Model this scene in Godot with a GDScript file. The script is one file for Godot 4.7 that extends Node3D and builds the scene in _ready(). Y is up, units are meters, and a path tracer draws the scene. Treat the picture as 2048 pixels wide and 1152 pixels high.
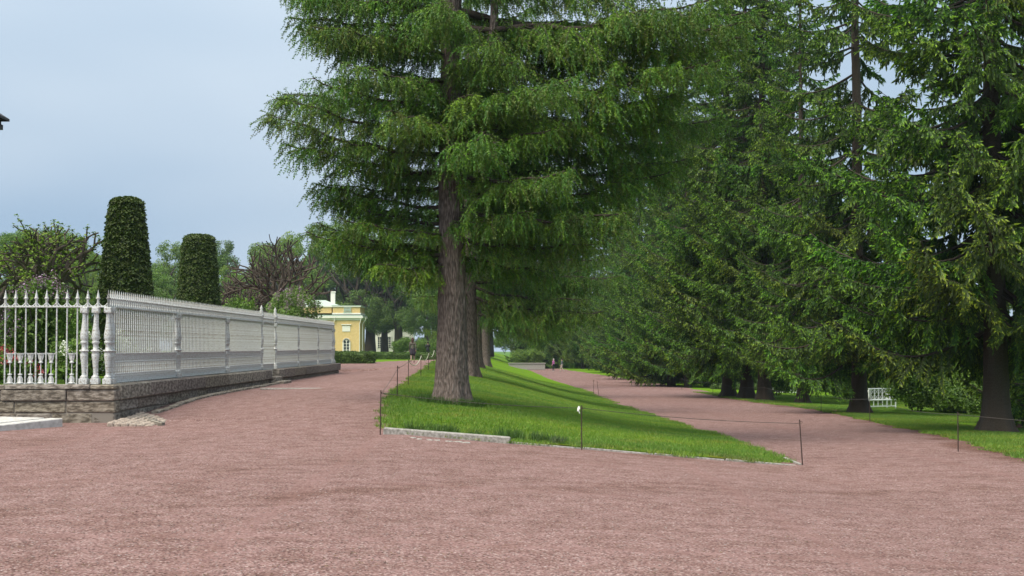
extends Node3D

# ---------------------------------------------------------------- helpers
class MB:
	var v := PackedVector3Array()
	var n := PackedVector3Array()
	var c := PackedColorArray()
	var idx := PackedInt32Array()
	func tri(a: Vector3, b: Vector3, d: Vector3, col: Color) -> void:
		var nn := (d - a).cross(b - a).normalized()
		var k := v.size()
		v.push_back(a); v.push_back(b); v.push_back(d)
		n.push_back(nn); n.push_back(nn); n.push_back(nn)
		c.push_back(col); c.push_back(col); c.push_back(col)
		idx.push_back(k); idx.push_back(k + 1); idx.push_back(k + 2)
	func quad(a: Vector3, b: Vector3, d: Vector3, e: Vector3, col: Color) -> void:
		var nn := (d - a).cross(b - a).normalized()
		var k := v.size()
		v.push_back(a); v.push_back(b); v.push_back(d); v.push_back(e)
		for q in 4:
			n.push_back(nn); c.push_back(col)
		idx.append_array(PackedInt32Array([k, k + 1, k + 2, k, k + 2, k + 3]))
	func quad_out(a: Vector3, b: Vector3, d: Vector3, e: Vector3, o: Vector3, col: Color) -> void:
		if (d - a).cross(b - a).dot((a + d) * 0.5 - o) < 0.0: quad(e, d, b, a, col)
		else: quad(a, b, d, e, col)
	func tri_out(a: Vector3, b: Vector3, d: Vector3, o: Vector3, col: Color) -> void:
		if (d - a).cross(b - a).dot((a + b + d) / 3.0 - o) < 0.0: tri(d, b, a, col)
		else: tri(a, b, d, col)
	func box(o: Vector3, s: Vector3, col := Color.WHITE, bev := 0.0, turn := Basis.IDENTITY) -> void:
		var h := s * 0.5
		if bev <= 0.0:
			for ax in 3:
				for sg in [-1.0, 1.0]:
					var p := []
					for k in [[-1, -1], [1, -1], [1, 1], [-1, 1]]:
						var q := Vector3.ZERO
						q[ax] = sg * h[ax]; q[(ax + 1) % 3] = k[0] * h[(ax + 1) % 3]; q[(ax + 2) % 3] = k[1] * h[(ax + 2) % 3]
						p.append(o + turn * q)
					quad_out(p[0], p[1], p[2], p[3], o, col)
			return
		var pt := func(sx, sy, sz, ax):
			var sgn := Vector3(sx, sy, sz)
			var q := Vector3.ZERO
			for k in 3: q[k] = sgn[k] * (h[k] - (0.0 if k == ax else bev))
			return o + turn * q
		for ax in 3:
			for sg in [-1, 1]:
				var p := []
				for k in [[-1, -1], [1, -1], [1, 1], [-1, 1]]:
					var s3 := [0, 0, 0]
					s3[ax] = sg; s3[(ax + 1) % 3] = k[0]; s3[(ax + 2) % 3] = k[1]
					p.append(pt.call(s3[0], s3[1], s3[2], ax))
				quad_out(p[0], p[1], p[2], p[3], o, col)
			for k in [[-1, -1], [1, -1], [1, 1], [-1, 1]]:
				var a1 := (ax + 1) % 3
				var a2 := (ax + 2) % 3
				var s3 := [0, 0, 0]
				s3[a1] = k[0]; s3[a2] = k[1]
				s3[ax] = -1
				var A = pt.call(s3[0], s3[1], s3[2], a1)
				var B = pt.call(s3[0], s3[1], s3[2], a2)
				s3[ax] = 1
				var C = pt.call(s3[0], s3[1], s3[2], a2)
				var D = pt.call(s3[0], s3[1], s3[2], a1)
				quad_out(A, B, C, D, o, col)
		for sx in [-1, 1]:
			for sy in [-1, 1]:
				for sz in [-1, 1]:
					tri_out(pt.call(sx, sy, sz, 0), pt.call(sx, sy, sz, 1), pt.call(sx, sy, sz, 2), o, col)
	func tube(p: Array, r: Array, sides: int, col := Color.WHITE, cap := false) -> void:
		var k0 := v.size()
		var cnt := p.size()
		var nrm := Vector3.ZERO
		for i in cnt:
			var t: Vector3 = ((p[mini(i + 1, cnt - 1)] as Vector3) - (p[maxi(i - 1, 0)] as Vector3)).normalized()
			if i == 0: nrm = t.cross(Vector3.UP if absf(t.y) < 0.9 else Vector3.RIGHT).normalized()
			else: nrm = (nrm - t * nrm.dot(t)).normalized()
			var bn := t.cross(nrm)
			for s in sides:
				var a := TAU * s / sides
				var d := nrm * cos(a) + bn * sin(a)
				v.push_back((p[i] as Vector3) + d * float(r[i])); n.push_back(d); c.push_back(col)
		for i in cnt - 1:
			for s in sides:
				var a := k0 + i * sides + s
				var b := k0 + i * sides + (s + 1) % sides
				idx.append_array(PackedInt32Array([a, a + sides, b, b, a + sides, b + sides]))
		if cap:
			var e: Vector3 = p[cnt - 1]
			for s in sides: tri_out(v[k0 + (cnt - 1) * sides + s], v[k0 + (cnt - 1) * sides + (s + 1) % sides], e, p[cnt - 2], col)
	func lathe(prof: Array, sides: int, o := Vector3.ZERO, col := Color.WHITE, sq := Vector3.ONE) -> void:
		var k0 := v.size()
		var cnt := prof.size()
		for i in cnt:
			var a: Vector2 = prof[maxi(i - 1, 0)]
			var b: Vector2 = prof[mini(i + 1, cnt - 1)]
			var tg := (b - a).normalized()
			for s in sides:
				var an := TAU * (s + 0.5) / sides
				var d := Vector3(cos(an) * sq.x, 0, sin(an) * sq.z)
				v.push_back(o + d * float(prof[i].x) + Vector3(0, prof[i].y, 0))
				n.push_back((Vector3(cos(an), 0, sin(an)) * tg.y - Vector3(0, tg.x, 0)).normalized()); c.push_back(col)
		for i in cnt - 1:
			for s in sides:
				var a := k0 + i * sides + s
				var b := k0 + i * sides + (s + 1) % sides
				idx.append_array(PackedInt32Array([a, b, a + sides, b, b + sides, a + sides]))
	func arrays() -> Array:
		var a := []
		a.resize(Mesh.ARRAY_MAX)
		a[Mesh.ARRAY_VERTEX] = v; a[Mesh.ARRAY_NORMAL] = n; a[Mesh.ARRAY_COLOR] = c; a[Mesh.ARRAY_INDEX] = idx
		return a
	func mesh(m: Material) -> ArrayMesh:
		var am := ArrayMesh.new()
		am.add_surface_from_arrays(Mesh.PRIMITIVE_TRIANGLES, arrays())
		am.surface_set_material(0, m)
		return am

var rng := RandomNumberGenerator.new()
var nz := FastNoiseLite.new()
var M := {}
var used := {}
func rr(a: float, b: float) -> float: return rng.randf_range(a, b)
func ball() -> Vector3:
	while true:
		var p := Vector3(rr(-1, 1), rr(-1, 1), rr(-1, 1))
		if p.length_squared() <= 1.0: return p
	return Vector3.ZERO
func numbered(s: String) -> String:
	if not used.has(s):
		used[s] = 0
		return s
	used[s] += 1
	return "%s_%03d" % [s, used[s]]
func tag(o: Node, label := "", category := "", group := "", kind := "") -> Node:
	if label: o.set_meta("label", label)
	if category: o.set_meta("category", category)
	if group: o.set_meta("group", group)
	if kind: o.set_meta("kind", kind)
	return o
func thing(called: String, at: Vector3, label := "", category := "", group := "", turn := 0.0) -> Node3D:
	var o := Node3D.new()
	o.name = numbered(called); add_child(o)
	o.position = at; o.rotation.y = turn
	tag(o, label, category, group)
	return o
func part(called: String, mesh: Mesh, parent: Node3D, at := Vector3.ZERO, turn := Vector3.ZERO) -> MeshInstance3D:
	var o := MeshInstance3D.new()
	o.name = called; o.mesh = mesh; o.position = at; o.rotation = turn
	parent.add_child(o, true)
	return o
func single(called: String, mesh: Mesh, at: Vector3, label: String, category: String, group := "") -> MeshInstance3D:
	var o := MeshInstance3D.new()
	o.name = numbered(called); o.mesh = mesh; o.position = at
	add_child(o)
	tag(o, label, category, group)
	return o
func struct(called: String, mesh: Mesh, at := Vector3.ZERO) -> MeshInstance3D:
	var o := MeshInstance3D.new()
	o.name = numbered(called); o.mesh = mesh; o.position = at
	add_child(o)
	o.set_meta("kind", "structure")
	return o
func copy(o: Node3D, at: Vector3, turn: float, scl: float, label: String, group := "") -> Node3D:
	var r: Node3D = o.duplicate()
	r.name = numbered(String(o.name).rstrip("0123456789").rstrip("_")); add_child(r)
	r.position = at; r.rotation.y = turn; r.scale = Vector3.ONE * scl
	r.set_meta("label", label)
	if group: r.set_meta("group", group)
	return r
func multi(called: String, mesh: Mesh, xf: Array, cols: Array, parent: Node3D) -> MultiMeshInstance3D:
	var mm := MultiMesh.new()
	mm.transform_format = MultiMesh.TRANSFORM_3D
	mm.use_colors = true
	mm.mesh = mesh
	mm.instance_count = xf.size()
	for i in xf.size():
		mm.set_instance_transform(i, xf[i])
		mm.set_instance_color(i, cols[i] if cols.size() else Color.WHITE)
	var o := MultiMeshInstance3D.new()
	o.name = called; o.multimesh = mm
	parent.add_child(o, true)
	o.set_meta("kind", "stuff")
	return o
func lin(r: float, g: float, b: float) -> Color: return Color(r, g, b).linear_to_srgb()
func noise_tex(type: int, freq: float, ramp: Array, size := 512, oct := 4, sd := 1, normal := false, strength := 4.0) -> NoiseTexture2D:
	var f := FastNoiseLite.new()
	f.noise_type = type; f.frequency = freq; f.seed = sd
	f.fractal_octaves = oct
	if oct <= 1: f.fractal_type = FastNoiseLite.FRACTAL_NONE
	if type == FastNoiseLite.TYPE_CELLULAR:
		f.cellular_return_type = FastNoiseLite.RETURN_DISTANCE if normal else FastNoiseLite.RETURN_CELL_VALUE
	var t := NoiseTexture2D.new()
	t.width = size; t.height = size; t.seamless = true; t.noise = f
	if normal:
		t.as_normal_map = true; t.bump_strength = strength
	elif ramp.size():
		var g := Gradient.new()
		var off := PackedFloat32Array()
		var col := PackedColorArray()
		for e in ramp:
			off.append(e[0]); col.append(e[1])
		g.offsets = off; g.colors = col
		t.color_ramp = g
	return t
func mat(col: Color, rough := 0.8, vc := false) -> StandardMaterial3D:
	var m := StandardMaterial3D.new()
	m.albedo_color = col; m.roughness = rough
	m.vertex_color_use_as_albedo = vc
	return m
func tri_mat(tex: Texture2D, scale: Vector3, rough := 0.9, nrm: Texture2D = null, nscale := 1.0, world := true, vc := false) -> StandardMaterial3D:
	var m := mat(Color.WHITE, rough, vc)
	m.albedo_texture = tex
	m.uv1_triplanar = true; m.uv1_world_triplanar = world
	m.uv1_scale = scale
	if nrm:
		m.normal_enabled = true; m.normal_texture = nrm; m.normal_scale = nscale
	return m
func detail(m: StandardMaterial3D, tex: Texture2D, scale: float) -> void:
	m.detail_enabled = true
	m.detail_albedo = tex
	m.detail_blend_mode = BaseMaterial3D.BLEND_MODE_MUL
	m.detail_uv_layer = BaseMaterial3D.DETAIL_UV_2
	m.uv2_triplanar = true; m.uv2_world_triplanar = m.uv1_world_triplanar
	m.uv2_scale = Vector3.ONE * scale
func lut(a: Array, x: float) -> float:
	if x <= a[0][0]: return a[0][1]
	for i in range(1, a.size()):
		if x <= a[i][0]:
			var t: float = (x - a[i - 1][0]) / (a[i][0] - a[i - 1][0])
			return lerpf(a[i - 1][1], a[i][1], t)
	return a[-1][1]

# ---------------------------------------------------------------- terrain
const LEFT_Y := [[0, 0.0], [27, 0.0], [31, 0.04], [38, 0.30], [60, 0.36], [105, 0.39], [150, 0.3], [300, 0.4], [2000, 0.4]]
const CREST_Y := [[0, 0.0], [27, 0.0], [36, 0.36], [44, 0.44], [52, 0.53], [62, 0.60], [85, 0.74], [110, 0.62], [140, 0.42], [200, 0.2], [300, 0.0], [2000, 0.0]]
const RIGHT_Y := [[0, -0.08], [10, -0.24], [27, -0.54], [35, -0.62], [45, -0.83], [60, -1.05], [80, -1.28], [120, -1.58], [212, -1.86], [300, -1.9], [2000, -1.9]]
const ISLE_L := [[27, -1.95], [28, -2.1], [30, -2.4], [33, -2.6], [36, -2.75], [44, -3.0], [60, -3.34], [75, -3.9], [110, -4.8], [150, -5.5], [230, -6.0]]
const ISLE_R := [[27, 4.85], [28.5, 5.15], [40, 5.2], [120, 5.0], [150, 3.9], [211, 2.9], [230, 2.0]]
const LAWN_R := [[0, 8.6], [25, 9.5], [29, 9.95], [42, 11.6], [55, 12.6], [65, 13.2], [80, 12.4], [120, 12.2], [150, 10.7], [189, 8.8], [230, 6.5], [300, 3.0]]
func ground_y(x: float, z: float) -> float:
	var d := -z
	var a := lut(LEFT_Y, d)
	var b := lut(CREST_Y, d)
	var e := lut(RIGHT_Y, d)
	var xl := lut(ISLE_L, d)
	var xr := lut(ISLE_R, d)
	var y := a
	if x > -8.2 and x <= xl: y = lerpf(a, b, smoothstep(-8.2, xl, x))
	elif x > xl and x < xr:
		var t := (x - xl) / (xr - xl)
		var k := lerpf(t, smoothstep(0.0, 1.0, t), 0.7) if d > 30 else t
		y = lerpf(b, e, clampf(k, 0, 1))
	elif x >= xr: y = e - 0.03 * maxf(0.0, x - 12.5) * smoothstep(150, 40, x)
	return y + nz.get_noise_2d(x * 6.0, z * 6.0) * 0.018
func at(x: float, d: float, up := 0.0) -> Vector3: return Vector3(x, ground_y(x, -d) + up, -d)
func sheet(rows: Array, xl: Callable, xr: Callable, cols: int, up: float, lip: float, colr: Callable, m: Material, hgt: Callable = ground_y) -> ArrayMesh:
	var b := MB.new()
	for d in rows:
		var l: float = xl.call(d)
		var r: float = xr.call(d)
		for k in cols + 1:
			var x := lerpf(l, r, float(k) / cols)
			var e := 0.1
			var dn := lip if (k == 0 or k == cols) else 0.0
			b.v.push_back(Vector3(x, hgt.call(x, -d) + up - dn, -d))
			b.n.push_back(Vector3(hgt.call(x - e, -d) - hgt.call(x + e, -d), 2.0 * e, hgt.call(x, -d - e) - hgt.call(x, -d + e)).normalized())
			b.c.push_back(colr.call(x, d))
	for i in rows.size() - 1:
		for k in cols:
			var a := i * (cols + 1) + k
			b.idx.append_array(PackedInt32Array([a, a + cols + 1, a + 1, a + 1, a + cols + 1, a + cols + 2]))
	return b.mesh(m)
func rows_of(a: float, b: float, step0: float, grow: float) -> Array:
	var out := []
	var d := a
	var s := step0
	while d < b:
		out.append(d)
		d += s
		s *= grow
	out.append(b)
	return out
func track(x: float, d: float) -> float:
	# darker, damper gravel in curved wheel ruts and scuffed patches
	var k := 0.0
	for t in [[-8.5, 12.0, 0.45], [-7.0, 12.6, 0.4], [3.0, 21.0, 0.3], [2.0, 17.0, 0.2], [-4.5, 19.0, .3], [0.5, 25.0, .3]]:
		var c: float = t[1] + 0.9 * (x - t[0]) - 0.018 * (x - t[0]) * (x - t[0]) + nz.get_noise_2d(x * 9, 50.0) * 0.8
		k += t[2] * exp(-pow((d - c) / 0.42, 2.0)) * smoothstep(-0.15, 0.25, nz.get_noise_2d(x * 14.0 + t[0] * 31, d * 14.0))
	k += 0.25 * smoothstep(0.28, 0.5, nz.get_noise_2d(x * 5.0 + 90, d * 2.2))
	k += 0.2 * smoothstep(0.25, 0.5, nz.get_noise_2d(x * 22.0 - 70, d * 9.0))
	return k
func gravel_col(x: float, d: float) -> Color:
	var k := track(x, d) + (0.3 if absf(d - 26.7) < 0.3 and x > -3 and x < 5.4 else 0.0) * smoothstep(-0.3, 0.3, nz.get_noise_2d(x * 20, d * 20))
	var e := lut(LAWN_R, d) - x
	if d > 27 and d < 80: k += 0.9 * smoothstep(0.9, 0.1, e + nz.get_noise_2d(x * 15, d * 9) * 1.3)
	k = clampf(k, 0, 1)
	var p := 1.0 + nz.get_noise_2d(x * 3.0 + 400, d * 3.0) * 0.10 - .02
	return Color(lerpf(1.0, 0.62, k) * p, lerpf(1.0, 0.55, k) * p, lerpf(1.0, 0.48, k) * p)
func lawn_col(x: float, d: float) -> Color:
	var p := nz.get_noise_2d(x * 6.0 - 300, d * 6.0)
	var q := nz.get_noise_2d(x * 25.0, d * 25.0 + 600)
	var s := smoothstep(0.2, 0.5, q)
	var c := Color(1.0 + 0.5 * p + 0.55 * s, 1.0 + 0.3 * p + 0.05 * s, 1.0 + 0.6 * s)
	return c.lerp(Color(1.1, .62, 3.2), bare(x, d))
func bare(x: float, d: float) -> float:
	# trodden earth along the kerb of the bank
	return smoothstep(28.3, 27.5, d) * smoothstep(0.1, 1.2, x) * smoothstep(-.2, .1, nz.get_noise_2d(x * 22.0 + 13, d * 22.0)) * (1.0 if x < 5.5 else 0.0)

# ---------------------------------------------------------------- plants
func curve_pts(L: float, n: int, yf: Callable, zf: Callable) -> Array:
	var p := []
	for i in n + 1:
		var t := float(i) / n
		p.append(Vector3(L * t, yf.call(t) * L, zf.call(t) * L))
	return p
func along(p: Array, t: float) -> Vector3:
	var f := clampf(t, 0, 0.9999) * (p.size() - 1)
	var i := int(f)
	return (p[i] as Vector3).lerp(p[i + 1], f - i)
func two(wood: MB, leaf: MB) -> ArrayMesh:
	var am := ArrayMesh.new()
	am.add_surface_from_arrays(Mesh.PRIMITIVE_TRIANGLES, wood.arrays())
	am.surface_set_material(0, M.twig)
	am.add_surface_from_arrays(Mesh.PRIMITIVE_TRIANGLES, leaf.arrays())
	am.surface_set_material(1, M.needle)
	return am
func strand(f: MB, o: Vector3, dir: Vector3, len: float, col: Color, size: float) -> void:
	var p := o
	var d := dir.normalized()
	var stp := 0.036 * size
	var k := int(len / stp) + 1
	for i in k:
		d = (d + Vector3(rr(-.15, .15), -0.10, rr(-.15, .15))).normalized()
		p += d * stp
		var cc := col * rr(0.75, 1.3)
		for q in 4:
			var s := (d * 0.75 + ball() * 0.9).normalized() * rr(0.03, 0.052) * size
			var w := s.cross(ball()).normalized() * 0.0078 * size
			f.tri(p - w, p + s, p + w, cc)
func larch_limb(L: float, sd: int, dens: float, size: float) -> ArrayMesh:
	rng.seed = sd
	var w := MB.new()
	var f := MB.new()
	var ph := rr(0, 6)
	var p := curve_pts(L, 14, func(t): return -0.055 * sin(PI * t) - 0.03 * t * t + 0.010 * sin(t * 17 + ph), func(t): return 0.05 * sin(t * 7 + ph) * t)
	var r := []
	for i in 15: r.append((0.012 + 0.011 * L) * (1.0 - i / 15.0) + 0.007)
	w.tube(p, r, 6)
	var t := 0.10
	var side := 1.0
	while t < 1.0:
		side = -side
		var o := along(p, t)
		var dirx := (along(p, minf(t + 0.03, 0.999)) - along(p, t - 0.03)).normalized()
		var len := maxf(0.25, L * 0.34 * sin(PI * clampf(t * 0.78 + 0.20, 0, 0.97)) * rr(0.5, 1.15))
		var ang := rr(0.6, 1.25) * side
		var d := dirx.rotated(Vector3.UP, ang)
		var q := [o]
		var up := rr(-0.05, 0.22)
		for i in 5:
			d = (d + Vector3(0, up * 0.15 - 0.10 * (i + 1) * 0.5, 0) + ball() * 0.12).normalized()
			q.append((q[-1] as Vector3) + d * len / 5.0)
		w.tube(q, [0.014, 0.012, 0.010, 0.008, 0.006, 0.004], 3)
		var tone := rr(0.75, 1.2)
		var m := int(len / 0.04 * dens) + 2
		for i in m:
			var o2 := along(q, rr(0.08, 1.0))
			var base: Color = [Color(.07, .175, .016), Color(.055, .145, .022), Color(.115, .225, .016), Color(.10, .145, .022)][rng.randi() % 4] * tone
			strand(f, o2, Vector3(rr(-.8, .8), rr(-1.0, 0.15), rr(-.8, .8)) + d * 0.5, rr(0.10, 0.30) if rng.randf() < 0.5 else rr(0.25, 0.62), base, size)
		for i in int(len / 0.12 * dens) + 1:
			strand(f, along(q, rr(0.1, 1.0)), Vector3(rr(-1, 1), rr(0.0, 0.7), rr(-1, 1)) + d, rr(0.08, 0.2), Color(.13, .25, .018) * tone, size)
		t += rr(0.10, 0.2) / L
	for i in int(L / 0.022 * dens):
		var u := rr(0.1, 1.0)
		var dn := rng.randf() < 0.55
		strand(f, along(p, u), Vector3(rr(-1, 1), rr(-1.2, -.3) if dn else rr(.0, .8), rr(-1, 1)), rr(.2, .6) if dn else rr(.06, .2), Color(.10, .19, .024) * rr(.7, 1.25), size)
	return two(w, f)
func twiglet(f: MB, o: Vector3, d: Vector3, len: float, wd: float, col: Color, tip: Color) -> void:
	var s := d.cross(ball()).normalized()
	var u := d.cross(s)
	var e := o + d * len
	var m := o + d * len * 0.55
	for x in [s, u]:
		f.quad(o - x * wd * 0.35, m - x * wd * 0.5, m + x * wd * 0.5, o + x * wd * 0.35, col)
		f.tri(m - x * wd * 0.5, e, m + x * wd * 0.5, tip)
func spruce_limb(L: float, sd: int, dens: float, size: float, fresh: float) -> ArrayMesh:
	rng.seed = sd
	var w := MB.new()
	var f := MB.new()
	var ph := rr(0, 6)
	var p := curve_pts(L, 12, func(t): return -0.10 * t - 0.16 * sin(PI * t * 0.9) + 0.16 * t * t * t, func(t): return 0.05 * sin(t * 6 + ph) * t)
	var r := []
	for i in 13: r.append((0.01 + 0.009 * L) * (1.0 - i / 13.0) + 0.006)
	w.tube(p, r, 5)
	var t := 0.16 if L > 2.0 else 0.05
	var side := 1.0
	while t <= 1.0:
		side = -side
		var o := along(p, t)
		var dirx := (along(p, minf(t + 0.03, 0.999)) - along(p, maxf(t - 0.03, 0.0))).normalized()
		var len := maxf(0.22, L * 0.30 * sin(PI * clampf(t * 0.72 + 0.26, 0, 0.95)) * rr(0.5, 1.2))
		var d := dirx.rotated(Vector3.UP, rr(0.45, 1.1) * side)
		var q := [o]
		for i in 4:
			d = (d + Vector3(0, -0.13 - 0.05 * i, 0) + ball() * 0.10).normalized()
			q.append((q[-1] as Vector3) + d * len / 4.0)
		w.tube(q, [0.012, 0.010, 0.008, 0.006, 0.004], 3)
		var tone := rr(0.7, 1.25)
		var m := int(len / (0.036 * size) * dens) + 3
		for i in m:
			var tt := rr(0.05, 1.0)
			var o2 := along(q, tt)
			var dd := (d * 0.8 + d.cross(Vector3.UP).normalized() * rr(-1.1, 1.1) + Vector3(0, rr(-1.0, 0.45), 0)).normalized()
			var k := 1.0 if rng.randf() < fresh * (0.4 + 0.6 * tt) * (0.4 + 0.8 * t) else 0.0
			var old := Color(.05, .118, .017) * tone * rr(0.8, 1.3)
			twiglet(f, o2, dd, rr(0.08, 0.20) * size, rr(0.024, 0.038) * size, old, old.lerp(Color(.19, .34, .022) * rr(0.7, 1.2), k))
		for i in int(len * 3 * dens):
			var o3 := along(q, rr(0.1, 0.95))
			var old2 := Color(.052, .11, .017) * tone
			var pp := o3
			for j in 1 + rng.randi() % 3:
				twiglet(f, pp, Vector3(rr(-.25, .25), -1, rr(-.25, .25)).normalized(), 0.11 * size, 0.036 * size, old2, old2 * 1.25)
				pp += Vector3(rr(-.02, .02), -0.09 * size, rr(-.02, .02))
		t += rr(0.07, 0.15) / L * sqrt(size)
	return two(w, f)
func trunk_mesh(h: float, r0: float, r1: float, flare: float, ridges: float, sides: int, segs: int, m: Material, lean := 0.0) -> ArrayMesh:
	var b := MB.new()
	for i in segs + 1:
		var t := float(i) / segs
		var y := -0.35 + (h + 0.35) * pow(t, 1.5)
		var tt := clampf(y / h, 0, 1)
		var r := lerpf(r0, r1, pow(tt, 0.9)) + flare * exp(-maxf(y, 0.0) / 0.30) + flare * 0.35 * exp(-maxf(y, 0.0) / 1.1)
		for s in sides:
			var a := TAU * s / sides
			var d := Vector3(cos(a), 0, sin(a))
			var lob := 1.0 + 0.14 * sin(a * 5 + 1.3) * exp(-maxf(y, 0.0) / 0.4)
			var rd := ridges * (nz.get_noise_3d(cos(a) * 420 * r0, y * 34.0, sin(a) * 420 * r0) + 0.6 * nz.get_noise_3d(cos(a) * 900 * r0, y * 90.0, sin(a) * 900 * r0))
			b.v.push_back(d * (r * lob + rd) + Vector3(lean * y + 0.02 * sin(y * 0.7), y, 0)); b.n.push_back(d); b.c.push_back(Color.WHITE)
	for i in segs:
		for s in sides:
			var a := i * sides + s
			var e := i * sides + (s + 1) % sides
			b.idx.append_array(PackedInt32Array([a, e, a + sides, e, e + sides, a + sides]))
	# smooth normals from the displaced surface
	var nn := PackedVector3Array()
	nn.resize(b.v.size())
	for i in range(0, b.idx.size(), 3):
		var A := b.v[b.idx[i]]
		var f := (b.v[b.idx[i + 2]] - A).cross(b.v[b.idx[i + 1]] - A)
		for k in 3: nn[b.idx[i + k]] += f
	for i in nn.size(): b.n[i] = nn[i].normalized()
	return b.mesh(m)
func crown(tree: Node3D, meshes: Array, limbs: Array) -> void:
	# limbs: [class, Transform3D, Color]
	for k in meshes.size():
		var xf := []
		var cs := []
		for l in limbs:
			if l[0] == k:
				xf.append(l[1]); cs.append(l[2])
		if xf.size(): multi("crown", meshes[k], xf, cs, tree)
var LC := [2.2, 3.4, 4.6, 6.2]
func limb_xf(pos: Vector3, yaw: float, pitch: float, roll: float, s: float) -> Transform3D:
	var b := Basis(Vector3.UP, yaw) * Basis(Vector3.BACK, pitch) * Basis(Vector3.RIGHT, roll)
	return Transform3D(b.scaled_local(Vector3(s, s, s)), pos)
func pick_class(classes: Array, L: float) -> int:
	var best := 0
	for k in classes.size():
		if absf(log(classes[k] / L)) < absf(log(classes[best] / L)): best = k
	return best
func add_limb(out: Array, classes: Array, variants: int, h: float, yaw: float, L: float, pitch: float, tint: Color, off := 0.0) -> void:
	var k := pick_class(classes, L)
	out.append([k * variants + rng.randi() % variants, limb_xf(Vector3(cos(yaw) * off, h, -sin(yaw) * off), yaw, pitch, rr(-0.2, 0.2), L / classes[k]), tint])
func larch(sd: int, H: float, r0: float, lowest: float, gap: float, reach: Callable, extra: Array, label: String, pos: Vector3, meshes: Array, ridge: float, sides: int) -> Node3D:
	var tr := thing("larch_tree", pos, label, "tree", "larches along the grass bank")
	part("trunk", trunk_mesh(H, r0, 0.05, 0.13, ridge, sides, 150 if sides > 40 else 40, M.bark), tr)
	if sides > 40:
		var fk := MB.new()
		fk.tube([Vector3(.0, 6.9, .05), Vector3(.22, 7.35, .2), Vector3(.55, 7.55, .3), Vector3(.85, 8.0, .35), Vector3(1.0, 8.8, .35), Vector3(1.05, 11.0, .3)], [.17, .15, .125, .11, .10, .07], 10)
		fk.tube([Vector3(.3, 7.4, .25), Vector3(.9, 7.5, .3), Vector3(1.5, 7.62, .3), Vector3(2.6, 7.5, .35)], [.10, .08, .065, .03], 8)
		part("forked_limb", fk.mesh(M.bark), tr)
	rng.seed = sd
	var limbs := []
	var h := lowest
	var yaw := rr(0, 6)
	while h < H - 1.0:
		yaw += 2.39996 + rr(-0.3, 0.3)
		var L: float = reach.call(h, yaw) * rr(0.75, 1.12)
		if L > 0.8:
			add_limb(limbs, LC, 2, h, yaw, L, lerpf(0.0, 0.35, clampf(h / H, 0, 1)) + rr(-0.22, 0.2), Color(rr(.88, 1.12), rr(.9, 1.08), rr(.8, 1.1)))
		h += gap * rr(0.6, 1.4) * (1.0 if h < 11 else 2.2)
	for e in extra: add_limb(limbs, LC, 2, e[0], e[1], e[2], e[3] + rr(-.06, .1), Color(rr(.9, 1.15), rr(.92, 1.08), rr(.75, 1.0)))
	crown(tr, meshes, limbs)
	return tr
var SC := [1.1, 2.0, 3.2, 4.8]
func spruce(sd: int, H: float, R: float, low: float, r0: float, gap: float, per: int, label: String, pos: Vector3, meshes: Array, group: String, open := 0.0) -> Node3D:
	var tr := thing("spruce_tree", pos, label, "tree", group)
	part("trunk", trunk_mesh(H, r0, 0.04, 0.2, 0.03, 40, 60, M.bark_dark), tr)
	rng.seed = sd
	var limbs := []
	var h := low
	var yaw := rr(0, 6)
	while h < H - 0.4:
		var t := (h - low) / (H - low)
		var Lb := R * pow(1.0 - t, 0.55) * (0.82 + 0.18 * smoothstep(0.0, 0.12, t))
		for k in per:
			if rng.randf() < 0.12: continue
			yaw += TAU / per + rr(-0.35, 0.35)
			var L := maxf(0.5, Lb * rr(0.62, 1.14))
			add_limb(limbs, SC, 2, h + rr(-0.15, 0.15), yaw, L, lerpf(-0.10, 0.22, t) + rr(-0.14, 0.14), Color(rr(.8, 1.2), rr(.85, 1.12), rr(.7, 1.1)))
		yaw += rr(0, 2)
		h += gap * rr(0.8, 1.25) * (1.0 + open * smoothstep(.18, .36, t))
	crown(tr, meshes, limbs)
	return tr
func leaf_ball(sd: int, count: int, rad: float, size: float, cols: Array, m: Material, flat := 1.0, shell := 0.0) -> ArrayMesh:
	rng.seed = sd
	var f := MB.new()
	for i in count:
		var q := ball()
		if shell > 0: q = q.normalized() * lerpf(q.length(), 1.0, shell)
		var o := q * rad
		o.y *= flat
		var nrm := (q * 0.6 + Vector3(0, 0.5, 0) + ball() * 0.9).normalized()
		var a := nrm.cross(ball()).normalized()
		var b := nrm.cross(a)
		var s := size * rr(0.6, 1.25)
		var cc: Color = cols[rng.randi() % cols.size()] * rr(0.75, 1.25)
		var bend := nrm * s * 0.22
		f.tri(o - b * s * 0.32, o + a * s * 0.5 - bend, o - a * s * 0.5 - bend * 0.5, cc)
		f.tri(o + b * s * 0.32, o - a * s * 0.5 - bend * 0.5, o + a * s * 0.5 - bend, cc)
	return f.mesh(m)
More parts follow.
